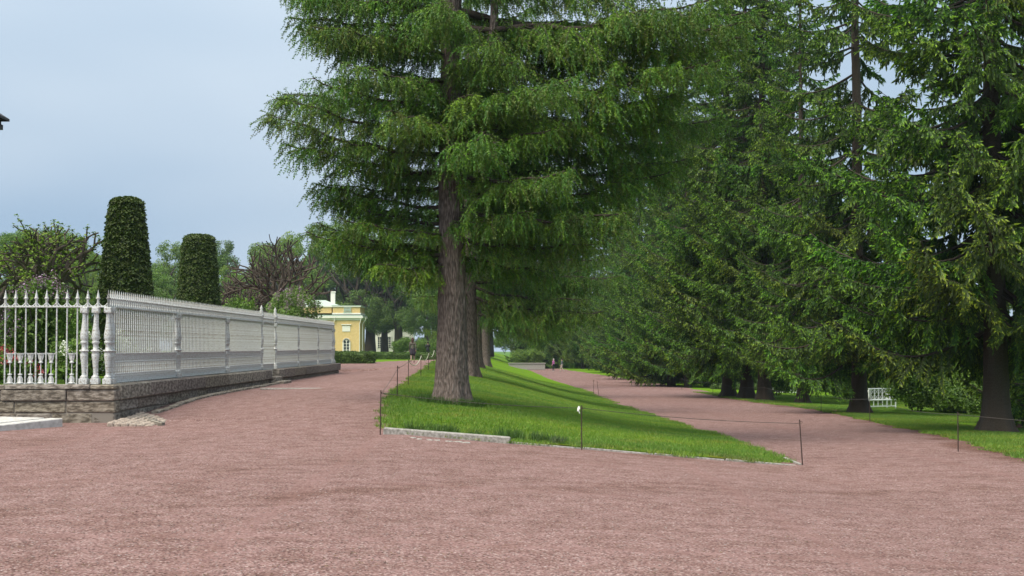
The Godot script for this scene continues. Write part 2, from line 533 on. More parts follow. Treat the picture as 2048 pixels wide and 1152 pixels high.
func grow(w: MB, tips: Array, o: Vector3, d: Vector3, len: float, r: float, lvl: int, kids: int, wiggle: float, spread: float, up: float, thin := 0.62) -> void:
	var p := [o]
	var rad := [r]
	var n := 5
	for i in n:
		d = (d + ball() * wiggle + Vector3(0, up, 0)).normalized()
		p.append((p[-1] as Vector3) + d * len / n)
		rad.append(lerpf(r, r * thin, float(i + 1) / n))
	w.tube(p, rad, 6 if r > 0.05 else 4, Color.WHITE)
	if lvl == 0:
		tips.append([p[-1], d]); tips.append([p[3], d])
		return
	var a0 := rr(0, TAU)
	for k in kids:
		var s := d.cross(Vector3.UP if absf(d.y) < 0.95 else Vector3.RIGHT).normalized().rotated(d, a0 + TAU * k / kids + rr(-.4, .4))
		var nd := (d + s * spread * rr(0.7, 1.3)).normalized()
		grow(w, tips, along(p, 1.0 if k < 2 else rr(0.5, 0.95)), nd, len * rr(0.66, 0.9), r * thin * rr(0.85, 1.1), lvl - 1, kids, wiggle, spread, up, thin)
func broadleaf(sd: int, H: float, R: float, r0: float, clumps: int, mesh: Mesh, label: String, pos: Vector3, group: String, m: Material) -> Node3D:
	var tr := thing("broadleaf_tree", pos, label, "tree", group)
	rng.seed = sd
	var w := MB.new()
	var tips := []
	w.tube([Vector3(0, -0.5, 0), Vector3(0.05, H * 0.12, 0), Vector3(0, H * 0.26, 0.1)], [r0 * 1.35, r0, r0 * 0.85], 10)
	for k in 4:
		var a := TAU * k / 4 + rr(-.4, .4)
		grow(w, tips, Vector3(0, H * rr(0.16, 0.26), 0.08), Vector3(cos(a) * 0.55, 1, sin(a) * 0.55).normalized(), H * 0.24, r0 * 0.6, 2, 3, 0.16, 0.6, 0.05)
	part("trunk", w.mesh(m), tr)
	var xf := []
	var cs := []
	var lobes := []
	for k in 20:
		var a := rr(0, TAU)
		var hh := rr(0.22, 0.9)
		var rad := R * 0.72 * sqrt(maxf(0.0, 1.0 - pow((hh - 0.5) / 0.48, 2.0))) * rr(0.6, 1.0)
		lobes.append([Vector3(cos(a) * rad, H * hh, sin(a) * rad), R * rr(0.26, 0.42), rr(0.8, 1.2)])
	for i in clumps:
		var l = lobes[rng.randi() % lobes.size()]
		var q := ball()
		q = q.normalized() * lerpf(q.length(), 1.0, 0.55)
		q.y *= 0.75
		xf.append(Transform3D(Basis(Vector3.UP, rr(0, TAU)).scaled(Vector3.ONE * rr(0.7, 1.25)), (l[0] as Vector3) + q * float(l[1])))
		var tn: float = l[2] * rr(0.85, 1.15)
		cs.append(Color(tn * rr(.9, 1.1), tn, tn * rr(.85, 1.1)))
	multi("crown", mesh, xf, cs, tr)
	return tr
func shrub(called: String, sd: int, size: Vector3, mesh: Mesh, count: int, pos: Vector3, label: String, group: String, flowers: Mesh = null, fl := 0, stems := 5) -> Node3D:
	var tr := thing(called, pos, label, "shrub", group)
	rng.seed = sd
	var w := MB.new()
	for k in stems:
		var a := rr(0, TAU)
		var tipp := Vector3(cos(a) * size.x * 0.35, size.y * rr(0.6, 0.8), sin(a) * size.z * 0.35)
		w.tube([Vector3(cos(a) * 0.08, -0.1, sin(a) * 0.08), tipp * 0.5 + ball() * 0.1, tipp], [0.035, 0.025, 0.01], 5)
	part("stems", w.mesh(M.twig), tr)
	var xf := []
	var cs := []
	var fx := []
	var lobes := []
	for k in 9: lobes.append(ball() * 0.55)
	for i in count:
		var q: Vector3 = lobes[rng.randi() % 9] + ball().normalized() * rr(0.3, 0.45)
		var p := Vector3(q.x * size.x * 0.5, size.y * (0.52 + q.y * 0.46), q.z * size.z * 0.5)
		if p.y < 0.08: p.y = rr(0.08, 0.3)
		xf.append(Transform3D(Basis(Vector3.UP, rr(0, TAU)).scaled(Vector3.ONE * rr(0.7, 1.3)), p))
		var tn := rr(0.75, 1.2)
		cs.append(Color(tn, tn, tn))
		if fx.size() < fl and q.length() > 0.62 and q.y > -0.3:
			fx.append(Transform3D(Basis(Vector3.UP, rr(0, TAU)).scaled(Vector3.ONE * rr(0.7, 1.25)), p + Vector3(q.x, q.y + 0.35, q.z).normalized() * 0.14))
	multi("foliage", mesh, xf, cs, tr)
	if flowers: multi("blossom", flowers, fx, [], tr)
	return tr

# ---------------------------------------------------------------- built things
var FY := 0.82     # coping height
var RY := 2.42     # top rail height
func fence_meshes() -> Dictionary:
	var d := {}
	var b := MB.new()
	b.tube([Vector3(0, 0, 0), Vector3(0, RY - FY, 0)], [0.018, 0.016], 8)
	var y := RY - FY
	b.lathe([Vector2(.021, y), Vector2(.026, y + .03), Vector2(.024, y + .15), Vector2(.045, y + .165), Vector2(.048, y + .18), Vector2(.03, y + .195), Vector2(.031, y + .21), Vector2(.014, y + .29), Vector2(.002, y + .355)], 8)
	d.bar = b.mesh(M.white_iron)
	b = MB.new()
	var prof := [Vector2(.008, 0), Vector2(.07, 0.012), Vector2(.062, .03), Vector2(.04, .06), Vector2(.034, .12), Vector2(.038, .16), Vector2(.024, .18), Vector2(.05, .195), Vector2(.046, .215), Vector2(.012, .225), Vector2(.011, .43), Vector2(.046, .44), Vector2(.05, .46), Vector2(.026, .475), Vector2(.034, .50), Vector2(.040, .56), Vector2(.046, .60), Vector2(.075, .635), Vector2(.06, .642), Vector2(.005, .62)]
	b.lathe(prof, 8, Vector3.ZERO, Color.WHITE, Vector3(1, 1, 0.55))
	for s in [-1, 1]:
		b.tube([Vector3(s * .02, .17, 0), Vector3(s * .05, .11, 0), Vector3(s * .045, .05, 0), Vector3(s * .085, 0.006, 0)], [.012, .012, .012, .01], 5)
		b.tube([Vector3(s * .02, .48, 0), Vector3(s * .045, .54, 0), Vector3(s * .05, .6, 0), Vector3(s * .085, .65, 0)], [.012, .012, .012, .008], 5)
	d.orn = b.mesh(M.white_iron)
	b = MB.new()
	var p := [Vector2(.085, .02), Vector2(.085, .12), Vector2(.07, .125), Vector2(.085, .15), Vector2(.06, .175), Vector2(.042, .20), Vector2(.048, .30), Vector2(.062, .45), Vector2(.078, .56), Vector2(.082, .62), Vector2(.066, .66), Vector2(.10, .68), Vector2(.10, .70), Vector2(.056, .72), Vector2(.05, .78), Vector2(.058, .83), Vector2(.078, .85), Vector2(.078, .88), Vector2(.06, .90), Vector2(.082, .94), Vector2(.085, 1.0), Vector2(.078, 1.07), Vector2(.062, 1.16), Vector2(.046, 1.30), Vector2(.04, 1.42), Vector2(.05, 1.45), Vector2(.044, 1.47)]
	b.lathe(p, 14)
	b.box(Vector3(0, .06, 0), Vector3(.18, .12, .18), Color.WHITE, .01)
	b.box(Vector3(0, 1.53, 0), Vector3(.15, .12, .15), Color.WHITE, .01)
	b.box(Vector3(0, 1.48, 0), Vector3(.11, .03, .11), Color.WHITE, .005)
	d.post = b.mesh(M.white_iron)
	b = MB.new()
	b.lathe([Vector2(.05, 0), Vector2(.07, .04), Vector2(.045, .08), Vector2(.085, .16), Vector2(.09, .22), Vector2(.05, .30), Vector2(.065, .33), Vector2(.04, .38), Vector2(.055, .43), Vector2(.02, .50), Vector2(.003, .54)], 10)
	d.urn = b.mesh(M.white_iron)
	return d
func fence_run(called: String, a: Vector2, b: Vector2, gap: float, posts: Array, fm: Dictionary, skip: Array, label: String, group: String, low := 0.0) -> Node3D:
	# a, b: (x, depth) ends of the run
	var dir := (b - a).normalized()
	var len := (b - a).length()
	var t := thing(called, Vector3(a.x, FY, -a.y), label, "fence", group)
	var ux := Vector3(dir.x, 0, -dir.y)
	var turn := atan2(-ux.z, ux.x)
	var n := int(round(len / gap))
	var stp := len / n
	var sc := MB.new()
	var q := []
	for i in 9:
		var u := float(i) / 8
		q.append(Vector3(u * stp, RY - FY + 0.10 - 0.092 * sin(PI * u), 0))
	var qr := []
	for i in 9: qr.append(0.011)
	sc.tube(q, qr, 5)
	var scm := sc.mesh(M.white_iron)
	var rail := MB.new()
	rail.box(Vector3(len / 2, RY - FY, 0), Vector3(len, .035, .075), Color.WHITE, .006)
	part("rail", rail.mesh(M.white_iron), t, Vector3.ZERO, Vector3(0, turn, 0))
	var cl := MB.new()
	cl.box(Vector3(len / 2, RY - FY + .172, 0), Vector3(len, .016, .02), Color.WHITE)
	if len > 8: part("rail", cl.mesh(M.white_iron), t, Vector3.ZERO, Vector3(0, turn, 0))
	for i in n + 1:
		var near_post := false
		for pp in posts:
			if absf(i * stp - pp) < 0.2: near_post = true
		var o := part("bar", fm.bar, t, ux * (i * stp) + Vector3(0, -low, 0), Vector3(0, turn, 0))
		if low > 0: o.scale.y = (RY - FY + low + 0.355) / (RY - FY + 0.355)
		if i < n:
			part("scallop", scm, t, ux * (i * stp), Vector3(0, turn, 0))
			if not near_post and not skip.has(i):
				part("ornament", fm.orn, t, ux * ((i + 0.5) * stp) + Vector3(0, -low, 0), Vector3(0, turn + 0.0, 0))
	for pp in posts: part("post", fm.post, t, ux * float(pp), Vector3(0, turn, 0))
	return t
func stone_run(t: Node3D, a: Vector3, ux: Vector3, len: float, out: Vector3, courses: Array, sd: int) -> void:
	# courses: [bottom, top, stone length, proud, name]
	rng.seed = sd
	var turn := atan2(-ux.z, ux.x)
	for cc in courses:
		var s := -rr(0.0, 0.35) * float(cc[2])
		while s < len:
			var l: float = cc[2] * rr(0.7, 1.35)
			var s0 := maxf(s, 0.0)
			if len - (s + l) < 0.35: l = len - s + .001
			var s1 := minf(s + l, len)
			s += l
			if s1 - s0 < 0.12: continue
			var b := MB.new()
			var hgt: float = cc[1] - cc[0]
			var pr: float = cc[3] + rr(-0.025, 0.012)
			var dp := 0.42
			var tn := rr(0.72, 1.15)
			b.box(Vector3.ZERO, Vector3(s1 - s0 - 0.014, hgt - 0.012, dp), Color(tn, tn * rr(.94, 1.0), tn * rr(.86, .98)), rr(0.012, 0.03))
			# chip and wear the block: push its outer vertices about
			for i in b.v.size():
				var q := b.v[i]
				b.v[i] = q + Vector3(0, nz.get_noise_3d(q.x * 90 + s0 * 77, q.y * 90, cc[0] * 900) * 0.02, nz.get_noise_3d(q.x * 120, q.y * 150 + s0 * 50, 7) * 0.025)
			part(cc[4], b.mesh(M.stone), t, a + ux * ((s0 + s1) * 0.5) + Vector3(0, (cc[0] + cc[1]) * 0.5, 0) + out * (pr - dp * 0.5), Vector3(0, turn, 0))
func stake(pos: Vector3, h: float, lean: Vector2, label: String, group := "thin iron rope stakes") -> Node3D:
	var t := thing("rope_stake", pos, label, "stake", group)
	var b := MB.new()
	b.tube([Vector3(-lean.x * .2, -.2, -lean.y * .2), Vector3(lean.x, h, lean.y)], [.013, .011], 6, Color.WHITE, true)
	part("rod", b.mesh(M.rust), t)
	b = MB.new()
	var q := []
	var r := []
	for i in 11:
		var a := TAU * i / 10
		q.append(Vector3(lean.x + .03 + cos(a) * .02, h - .05 + sin(a) * .02, lean.y)); r.append(.004)
	b.tube(q, r, 5)
	part("eyelet", b.mesh(M.rust), t)
	return t
func rope(a: Vector3, b: Vector3, sag: float, r: float, m: Material, label: String) -> void:
	var w := MB.new()
	var q := []
	var rad := []
	var o := (a + b) * 0.5
	for i in 15:
		var t := i / 14.0
		q.append(a.lerp(b, t) - Vector3(0, sag * 4 * t * (1 - t), 0) - o); rad.append(r)
	w.tube(q, rad, 5)
	single("barrier_rope", w.mesh(m), o, label, "rope", "barrier ropes")
func person(pos: Vector3, turn: float, scl: float, bones: Array, hair: Array, haircol: Color, label: String) -> void:
	var t := thing("person", pos, label, "person", "", turn)
	t.scale = Vector3.ONE * scl
	part("body", blend(bones, 0.026, M.cloth), t)
	for h in hair: h.append(haircol)
	part("hair", blend(hair, 0.022, M.cloth), t)
func blend(bones: Array, cell: float, m: Material) -> ArrayMesh:
	var lo := Vector3.ONE * 99
	var hi := -lo
	for k in bones:
		for j in 2:
			var r := Vector3.ONE * (float(k[2 + j]) + cell * 3)
			lo = lo.min((k[j] as Vector3) - r); hi = hi.max((k[j] as Vector3) + r)
	var nx := int((hi.x - lo.x) / cell) + 2
	var ny := int((hi.y - lo.y) / cell) + 2
	var nq := int((hi.z - lo.z) / cell) + 2
	var f := PackedFloat32Array()
	f.resize(nx * ny * nq); f.fill(1.0)
	for k in bones:
		var A: Vector3 = k[0]
		var B: Vector3 = k[1]
		var rm := maxf(k[2], k[3]) + 0.07
		var a := ((A.min(B) - Vector3.ONE * rm - lo) / cell).floor()
		var b := ((A.max(B) + Vector3.ONE * rm - lo) / cell).ceil()
		var ab := B - A
		var l2 := maxf(ab.length_squared(), 1e-6)
		for y in range(maxi(0, a.y), mini(ny, b.y)):
			for z in range(maxi(0, a.z), mini(nq, b.z)):
				for x in range(maxi(0, a.x), mini(nx, b.x)):
					var p := lo + Vector3(x, y, z) * cell
					var u := clampf((p - A).dot(ab) / l2, 0, 1)
					var d := p.distance_to(A + ab * u) - lerpf(k[2], k[3], u)
					var i := (y * nq + z) * nx + x
					var h := maxf(0.035 - absf(f[i] - d), 0.0) / 0.035
					f[i] = minf(f[i], d) - h * h * 0.035 * 0.25
	var b := MB.new()
	var at_cell := {}
	for y in ny - 1:
		for z in nq - 1:
			for x in nx - 1:
				var s := Vector3.ZERO
				var cnt := 0
				var base := (y * nq + z) * nx + x
				var neg := 0
				for e in 8:
					if f[base + (e & 1) + ((e >> 1) & 1) * nx + ((e >> 2) & 1) * nx * nq] < 0: neg += 1
				if neg == 0 or neg == 8: continue
				for e in [[0, 1], [2, 3], [4, 5], [6, 7], [0, 2], [1, 3], [4, 6], [5, 7], [0, 4], [1, 5], [2, 6], [3, 7]]:
					var i0: int = e[0]
					var i1: int = e[1]
					var f0 := f[base + (i0 & 1) + ((i0 >> 1) & 1) * nx + ((i0 >> 2) & 1) * nx * nq]
					var f1 := f[base + (i1 & 1) + ((i1 >> 1) & 1) * nx + ((i1 >> 2) & 1) * nx * nq]
					if (f0 < 0) != (f1 < 0):
						var p0 := Vector3(i0 & 1, (i0 >> 2) & 1, (i0 >> 1) & 1)
						var p1 := Vector3(i1 & 1, (i1 >> 2) & 1, (i1 >> 1) & 1)
						s += p0.lerp(p1, f0 / (f0 - f1)); cnt += 1
				var p := lo + (Vector3(x, y, z) + s / cnt) * cell
				at_cell[base] = b.v.size()
				b.v.push_back(p)
				b.n.push_back(Vector3(f[base + 1] - f[base], f[base + nx * nq] - f[base], f[base + nx] - f[base]).normalized())
				var best := 9.0
				var col := Color.WHITE
				for k in bones:
					var A: Vector3 = k[0]
					var ab: Vector3 = k[1] - k[0]
					var u := clampf((p - A).dot(ab) / maxf(ab.length_squared(), 1e-6), 0, 1)
					var d := p.distance_to(A + ab * u) - lerpf(k[2], k[3], u)
					if d < best:
						best = d; col = k[4]
				b.c.push_back(col)
	for y in range(1, ny - 1):
		for z in range(1, nq - 1):
			for x in range(1, nx - 1):
				var i := (y * nq + z) * nx + x
				for e in [[1, nx, nx * nq], [nx, nx * nq, 1], [nx * nq, 1, nx]]:
					var s0 := f[i] < 0
					if s0 == (f[i + e[0]] < 0): continue
					var q := [i, i - e[1], i - e[1] - e[2], i - e[2]]
					if not (at_cell.has(q[0]) and at_cell.has(q[1]) and at_cell.has(q[2]) and at_cell.has(q[3])): continue
					var w := [at_cell[q[0]], at_cell[q[1]], at_cell[q[2]], at_cell[q[3]]]
					var nn := (b.v[w[2]] - b.v[w[0]]).cross(b.v[w[1]] - b.v[w[0]])
					if nn.dot(b.n[w[0]] + b.n[w[2]]) < 0: w.reverse()
					b.idx.append_array(PackedInt32Array([w[0], w[1], w[2], w[0], w[2], w[3]]))
	return b.mesh(m)
func body_bones(top: Color, legs: Color, skin: Color, shoe: Color, stride: float, skirt: bool, bent := 0.0) -> Array:
	var V := func(x, y, z): return Vector3(x, y, z)
	var o := []
	var bare := skin if skirt else legs
	for s in [-1.0, 1.0]:
		var st: float = stride * s
		var hip := Vector3(.09 * s, .92, 0)
		var knee := Vector3(.095 * s, .50, -.10 - .16 * st if st > 0 else -.04 - .05 * st)
		var ank := Vector3(.09 * s, .09 + (.10 if st < 0 else 0.0) * absf(stride), -.26 * st if st > 0 else -.36 * st)
		o.append([hip, knee, .085, .056, legs]); o.append([knee, ank, .056, .036, bare])
		o.append([ank + V.call(0, -.045, .02), ank + V.call(0, -.055, -.15), .036, .03, shoe])
		var sh := Vector3(.175 * s, 1.40, 0)
		var el := Vector3(.235 * s, 1.12, .04 - .10 * st * -1)
		var wr := Vector3(.23 * s, .90, -.06 + .12 * st)
		if bent > 0:
			el = Vector3(.24 * s, 1.14, -.06); wr = Vector3(.12 * s, 1.24, -.30)
		o.append([sh, el, .052, .042, top]); o.append([el, wr, .040, .030, top])
		o.append([wr, wr + (wr - el).normalized() * .09, .032, .024, skin])
		for k in 4: o.append([wr + (wr - el).normalized() * .08 + V.call(0, 0, -.024 + .016 * k), wr + (wr - el).normalized() * (.15 + .01 * (k % 2)) + V.call(0, 0, -.026 + .016 * k), .0095, .008, skin])
		o.append([wr + (wr - el).normalized() * .03, wr + (wr - el).normalized() * .08 + V.call(-.02 * s, 0, -.04), .011, .009, skin])
	o.append([V.call(-.06, .95, 0), V.call(.06, .95, 0), .115, .115, legs])
	o.append([V.call(0, 1.0, 0), V.call(0, 1.15, 0), .125, .12, top])
	o.append([V.call(-.07, 1.32, 0), V.call(.07, 1.32, 0), .125, .125, top])
	o.append([V.call(-.14, 1.40, 0), V.call(.14, 1.40, 0), .065, .065, top])
	o.append([V.call(0, 1.42, 0), V.call(0, 1.54, -.01), .055, .05, skin])
	o.append([V.call(0, 1.58, -.015), V.call(0, 1.64, 0), .075, .09, skin])
	o.append([V.call(0, 1.60, -.10), V.call(0, 1.575, -.105), .014, .016, skin])
	for s in [-1.0, 1.0]: o.append([V.call(.088 * s, 1.61, .01), V.call(.09 * s, 1.58, .01), .016, .014, skin])
	if skirt:
		o.append([V.call(-.05, 1.0, 0), V.call(-.07, .66, 0), .11, .15, legs]); o.append([V.call(.05, 1.0, 0), V.call(.07, .66, 0), .11, .15, legs])
	return o
func bench(pos: Vector3, turn: float, label: String) -> void:
	var t := thing("garden_bench", pos, label, "bench", "white garden benches", turn)
	var L := 1.7
	var w: Material = M.white_wood
	for s in [-1.0, 1.0]:
		var b := MB.new()
		b.box(Vector3(s * L / 2, .48, -.27), Vector3(.055, .96, .05), Color.WHITE, .006)
		part("leg", b.mesh(w), t)
		b = MB.new()
		b.box(Vector3(s * L / 2, .32, .27), Vector3(.055, .64, .05), Color.WHITE, .006)
		part("leg", b.mesh(w), t)
		b = MB.new()
		b.tube([Vector3(s * L / 2, .66, .30), Vector3(s * L / 2, .67, .05), Vector3(s * L / 2, .72, -.12), Vector3(s * L / 2, .86, -.25)], [.026, .026, .026, .026], 6, Color.WHITE, true)
		part("armrest", b.mesh(w), t)
		for k in 3:
			b = MB.new()
			b.box(Vector3(s * L / 2, .53, .16 - .13 * k), Vector3(.025, .24, .03))
			part("arm_slat", b.mesh(w), t)
		b = MB.new()
		b.box(Vector3(s * L / 2, .12, 0), Vector3(.035, .04, .5))
		part("stretcher", b.mesh(w), t)
	for y in [.94, .42]:
		var b := MB.new()
		b.box(Vector3(0, y, -.27), Vector3(L, .055, .045), Color.WHITE, .006)
		part("back_rail", b.mesh(w), t)
	for k in 6:
		var b := MB.new()
		b.box(Vector3(0, .425, -.20 + .085 * k), Vector3(L, .025, .07), Color.WHITE, .005)
		part("seat_slat", b.mesh(w), t)
	for z in [-.27, .27]:
		var b := MB.new()
		b.box(Vector3(0, .12, z), Vector3(L, .035, .03))
		part("stretcher", b.mesh(w), t)
		for k in 5:
			b = MB.new()
			b.box(Vector3(L * (k - 2) / 6.0, .27, z), Vector3(.03, .29, .025))
			part("apron_slat", b.mesh(w), t)
	for k in 7:
		var b := MB.new()
		var x := L * (k - 3) / 7.0
		b.box(Vector3(x, .68, -.27), Vector3(.028, .48, .025))
		part("back_slat", b.mesh(w), t)
		if k < 6:
			for s in [-1.0, 1.0]:
				b = MB.new()
				b.tube([Vector3(x + L / 14 - s * L / 14, .92, -.27), Vector3(x + L / 14 + s * L / 14, .68, -.27), Vector3(x + L / 14 - s * L / 14, .44, -.27)], [.012, .012, .012], 4)
				part("lattice", b.mesh(w), t)
func hedge(pos: Vector3, size: Vector3, count: int, mesh: Mesh, label: String, group: String, sd: int) -> void:
	var t := thing("clipped_hedge", pos, label, "hedge", group)
	rng.seed = sd
	var b := MB.new()
	b.box(Vector3(0, size.y * .46, 0), size * Vector3(.94, .92, .94), Color(.06, .11, .014), .05)
	part("core", b.mesh(M.leaf), t)
	var xf := []
	var cs := []
	for i in count:
		var p := Vector3(rr(-.5, .5), rr(0.03, 1), rr(-.5, .5)) * size
		var f := rng.randi() % 4
		if f == 0: p.z = size.z * .5
		elif f == 1: p.y = size.y
		elif f == 2: p.z = -size.z * .5
		else: p.x = size.x * (.5 if rng.randf() < .5 else -.5)
		xf.append(Transform3D(Basis(Vector3.UP, rr(0, 6)).scaled(Vector3.ONE * rr(.7, 1.2)), p + ball() * 0.02))
		var tn := rr(.75, 1.2)
		cs.append(Color(tn, tn, tn))
	multi("foliage", mesh, xf, cs, t)
func topiary(pos: Vector3, h: float, r0: float, r1: float, mesh: Mesh, label: String, sd: int) -> void:
	var t := thing("topiary_tree", pos, label, "topiary", "clipped conical evergreens")
	rng.seed = sd
	var b := MB.new()
	b.lathe([Vector2(r0 * .9, 0.0), Vector2(r0 * .9, .1), Vector2(lerpf(r0, r1, .2) * .93, h * .3), Vector2(lerpf(r0, r1, .56) * .93, h * .65), Vector2(r1 * .93, h * .95), Vector2(r1 * .6, h * .985), Vector2(.01, h * .99)], 24, Vector3.ZERO, Color(.04, .07, .014))
	part("core", b.mesh(M.leaf), t)
	var xf := []
	var cs := []
	for i in 4200:
		var u := rr(0, 1)
		var a := rr(0, TAU)
		var r := lerpf(r0, r1, pow(u, 1.1)) * (1.0 + 0.06 * nz.get_noise_3d(cos(a) * 60, u * 200, sin(a) * 60 + sd * 9))
		var p := Vector3(cos(a) * r, u * h * .97, sin(a) * r)
		if i % 12 == 0:
			var q := sqrt(rng.randf()) * r1
			p = Vector3(cos(a) * q, h * (1.0 - .02 * pow(q / r1, 4.0)), sin(a) * q)
		elif u > .965: p -= Vector3(cos(a), 0, sin(a)) * (u - .965) * 2.0 * r1
		xf.append(Transform3D(Basis(Vector3.UP, rr(0, 6)).scaled(Vector3.ONE * rr(.7, 1.25)), p))
		var tn := rr(.65, 1.25)
		cs.append(Color(tn * rr(.9, 1.15), tn, tn * .9))
	multi("foliage", mesh, xf, cs, t)
	var w := MB.new()
	w.tube([Vector3(0, -.3, 0), Vector3(0, h * .9, 0)], [.12, .03], 6)
	part("trunk", w.mesh(M.twig), t)
func pollard(pos: Vector3, sd: int, trunk_h: float, len: float, leaves: Mesh, label: String) -> void:
	var t := thing("pollarded_tree", pos, label, "tree", "pollarded trees in the garden")
	rng.seed = sd
	var w := MB.new()
	var tips := []
	w.tube([Vector3(0, -.3, 0), Vector3(.04, trunk_h * .5, 0), Vector3(0, trunk_h + .1, .03)], [.24, .19, .19], 10)
	for k in 9:
		var a := TAU * k / 9 + rr(-.3, .3)
		grow(w, tips, Vector3(0, trunk_h * rr(.82, 1.0), 0), Vector3(cos(a) * rr(.2, 1.7), .7, sin(a) * rr(.2, 1.7)).normalized(), len, .11, 3, 3, .30, .66, .03, .72)
	part("trunk", w.mesh(M.bark_dark), t)
	var xf := []
	var cs := []
	for tp in tips:
		if leaves == null: break
		if rng.randf() < .62:
			xf.append(Transform3D(Basis(Vector3.UP, rr(0, 6)).scaled(Vector3.ONE * rr(.6, 1.2)), tp[0]))
			var tn := rr(.8, 1.2)
			cs.append(Color(tn, tn, tn * .9))
	if leaves: multi("crown", leaves, xf, cs, t)
func grass(called: String, mesh: Mesh, spots: Array, label: String) -> void:
	var xf := []
	var cs := []
	for s in spots:
		var p: Vector3 = s
		var n := Vector3(ground_y(p.x - .3, p.z) - ground_y(p.x + .3, p.z), .6, ground_y(p.x, p.z - .3) - ground_y(p.x, p.z + .3)).normalized()
		var bs := Basis(Quaternion(Vector3.UP, n)) * Basis(Vector3.UP, rr(0, TAU))
		xf.append(Transform3D(bs.scaled_local(Vector3(1, rr(.7, 1.25), 1)), p))
		var c := lawn_col(p.x, -p.z)
		cs.append(Color(c.r, c.g, c.b))
	var o := multi(called, mesh, xf, cs, self)
	o.name = numbered(called)
	tag(o, label, "grass", "", "stuff")
func windowed(t: Node3D, o: Vector3, w: float, h: float, arched: bool) -> void:
	var fr := MB.new()
	var n := 12
	var pts := [Vector3(-w / 2, 0, 0)]
	if arched:
		for i in n + 1: pts.append(Vector3(-cos(PI * i / n) * w / 2, h - w / 2 + sin(PI * i / n) * w / 2, 0))
	else:
		pts.append(Vector3(-w / 2, h, 0)); pts.append(Vector3(w / 2, h, 0))
	pts.append(Vector3(w / 2, 0, 0))
	for i in pts.size() - 1:
		var a: Vector3 = pts[i]
		var b: Vector3 = pts[i + 1]
		var l := a.distance_to(b)
		fr.box((a + b) / 2 + Vector3(0, 0, .06), Vector3(l + .08, .2, .16), Color.WHITE, 0.0, Basis(Vector3.BACK, atan2(b.y - a.y, b.x - a.x)))
	fr.box(Vector3(0, h / 2, .05), Vector3(.09, h, .07))
	var rows := 4
	for i in rows: fr.box(Vector3(0, h * .78 * (i + .5) / rows, .045), Vector3(w, .07, .06))
	if arched:
		for a in [-.6, .6]: fr.box(Vector3(sin(a) * w * .2, h - w / 2 + cos(a) * w * .22, .05), Vector3(.06, w * .5, .06), Color.WHITE, 0.0, Basis(Vector3.BACK, -a))
	var win := part("window", fr.mesh(M.trim), t, o)
	var g := MB.new()
	g.box(Vector3(0, h * .5 - .05 if not arched else (h - w * .15) / 2, .0), Vector3(w * .98, h if not arched else h - w * .15, .05))
	if arched: g.box(Vector3(0, h - w * .22, .0), Vector3(w * .7, w * .32, .046))
	part("pane", g.mesh(M.glass), win)

func _ready() -> void:
	# ---- camera, sky, sun, exposure
	var cam := Camera3D.new()
	cam.name = "camera"
	cam.fov = 21.74
	cam.position = Vector3(0, 1.6, 0)
	cam.rotation_degrees = Vector3(2.233, 0, 0)
	cam.near = 0.1; cam.far = 4000
	add_child(cam)
	cam.current = true
	nz.noise_type = FastNoiseLite.TYPE_SIMPLEX_SMOOTH
	nz.frequency = 0.03; nz.fractal_octaves = 3; nz.seed = 7
	var img := Image.create(512, 256, false, Image.FORMAT_RGBF)
	for y in 256:
		var el := (0.5 - (y + 0.5) / 256.0) * PI
		for x in 512:
			var az := TAU * x / 512.0
			var d := Vector3(cos(az) * cos(el), sin(el), sin(az) * cos(el))
			var q := d / maxf(0.16, absf(d.y) + 0.10)
			var cl := nz.get_noise_3d(q.x * 9, q.y * 5 + 40, q.z * 9) * 0.5 + nz.get_noise_3d(q.x * 24, q.y * 9, q.z * 24 + 70) * 0.25
			var k := clampf(0.45 + 2.0 * cl, 0, 1)
			var zen := smoothstep(0.0, 0.9, d.y)
			var c := Color(.36, .52, .71).lerp(Color(.60, .725, .86), k)
			c = c.lerp(Color(.62, .73, .86), 0.75 * exp(-absf(d.y) / 0.05))
			c = c.lerp(Color(.70, .76, .80), .85 * zen)
			c = c * (1.0 + 0.8 * zen) * 0.27
			img.set_pixel(x, y, c)
	var pano := PanoramaSkyMaterial.new()
	pano.panorama = ImageTexture.create_from_image(img)
	var sky := Sky.new()
	sky.sky_material = pano
	var env := Environment.new()
	env.background_mode = Environment.BG_SKY
	env.sky = sky
	env.tonemap_mode = Environment.TONE_MAPPER_LINEAR
	env.tonemap_exposure = 3.5
	env.sdfgi_enabled = true; env.ssao_enabled = true; env.ssil_enabled = true
	env.fog_enabled = true
	env.fog_density = 0.00013
	env.fog_light_color = Color(0.80, 0.88, 0.95)
	var we := WorldEnvironment.new()
	we.name = "environment"
	we.environment = env
	add_child(we)
	var sun := DirectionalLight3D.new()
	sun.name = "sun"
	sun.light_energy = 0.5
	sun.light_angular_distance = 45.0
	sun.light_color = Color(1.0, 0.955, 0.88)
	sun.shadow_enabled = true
	sun.rotation_degrees = Vector3(-56, -42, 0)
	add_child(sun)

	materials()
	terrain()
	print("terrain")
	fence_and_walls()
	print("fence")
	big_trees()
	print("trees")
	garden()
	far_things()
	print("garden")
	small_things()

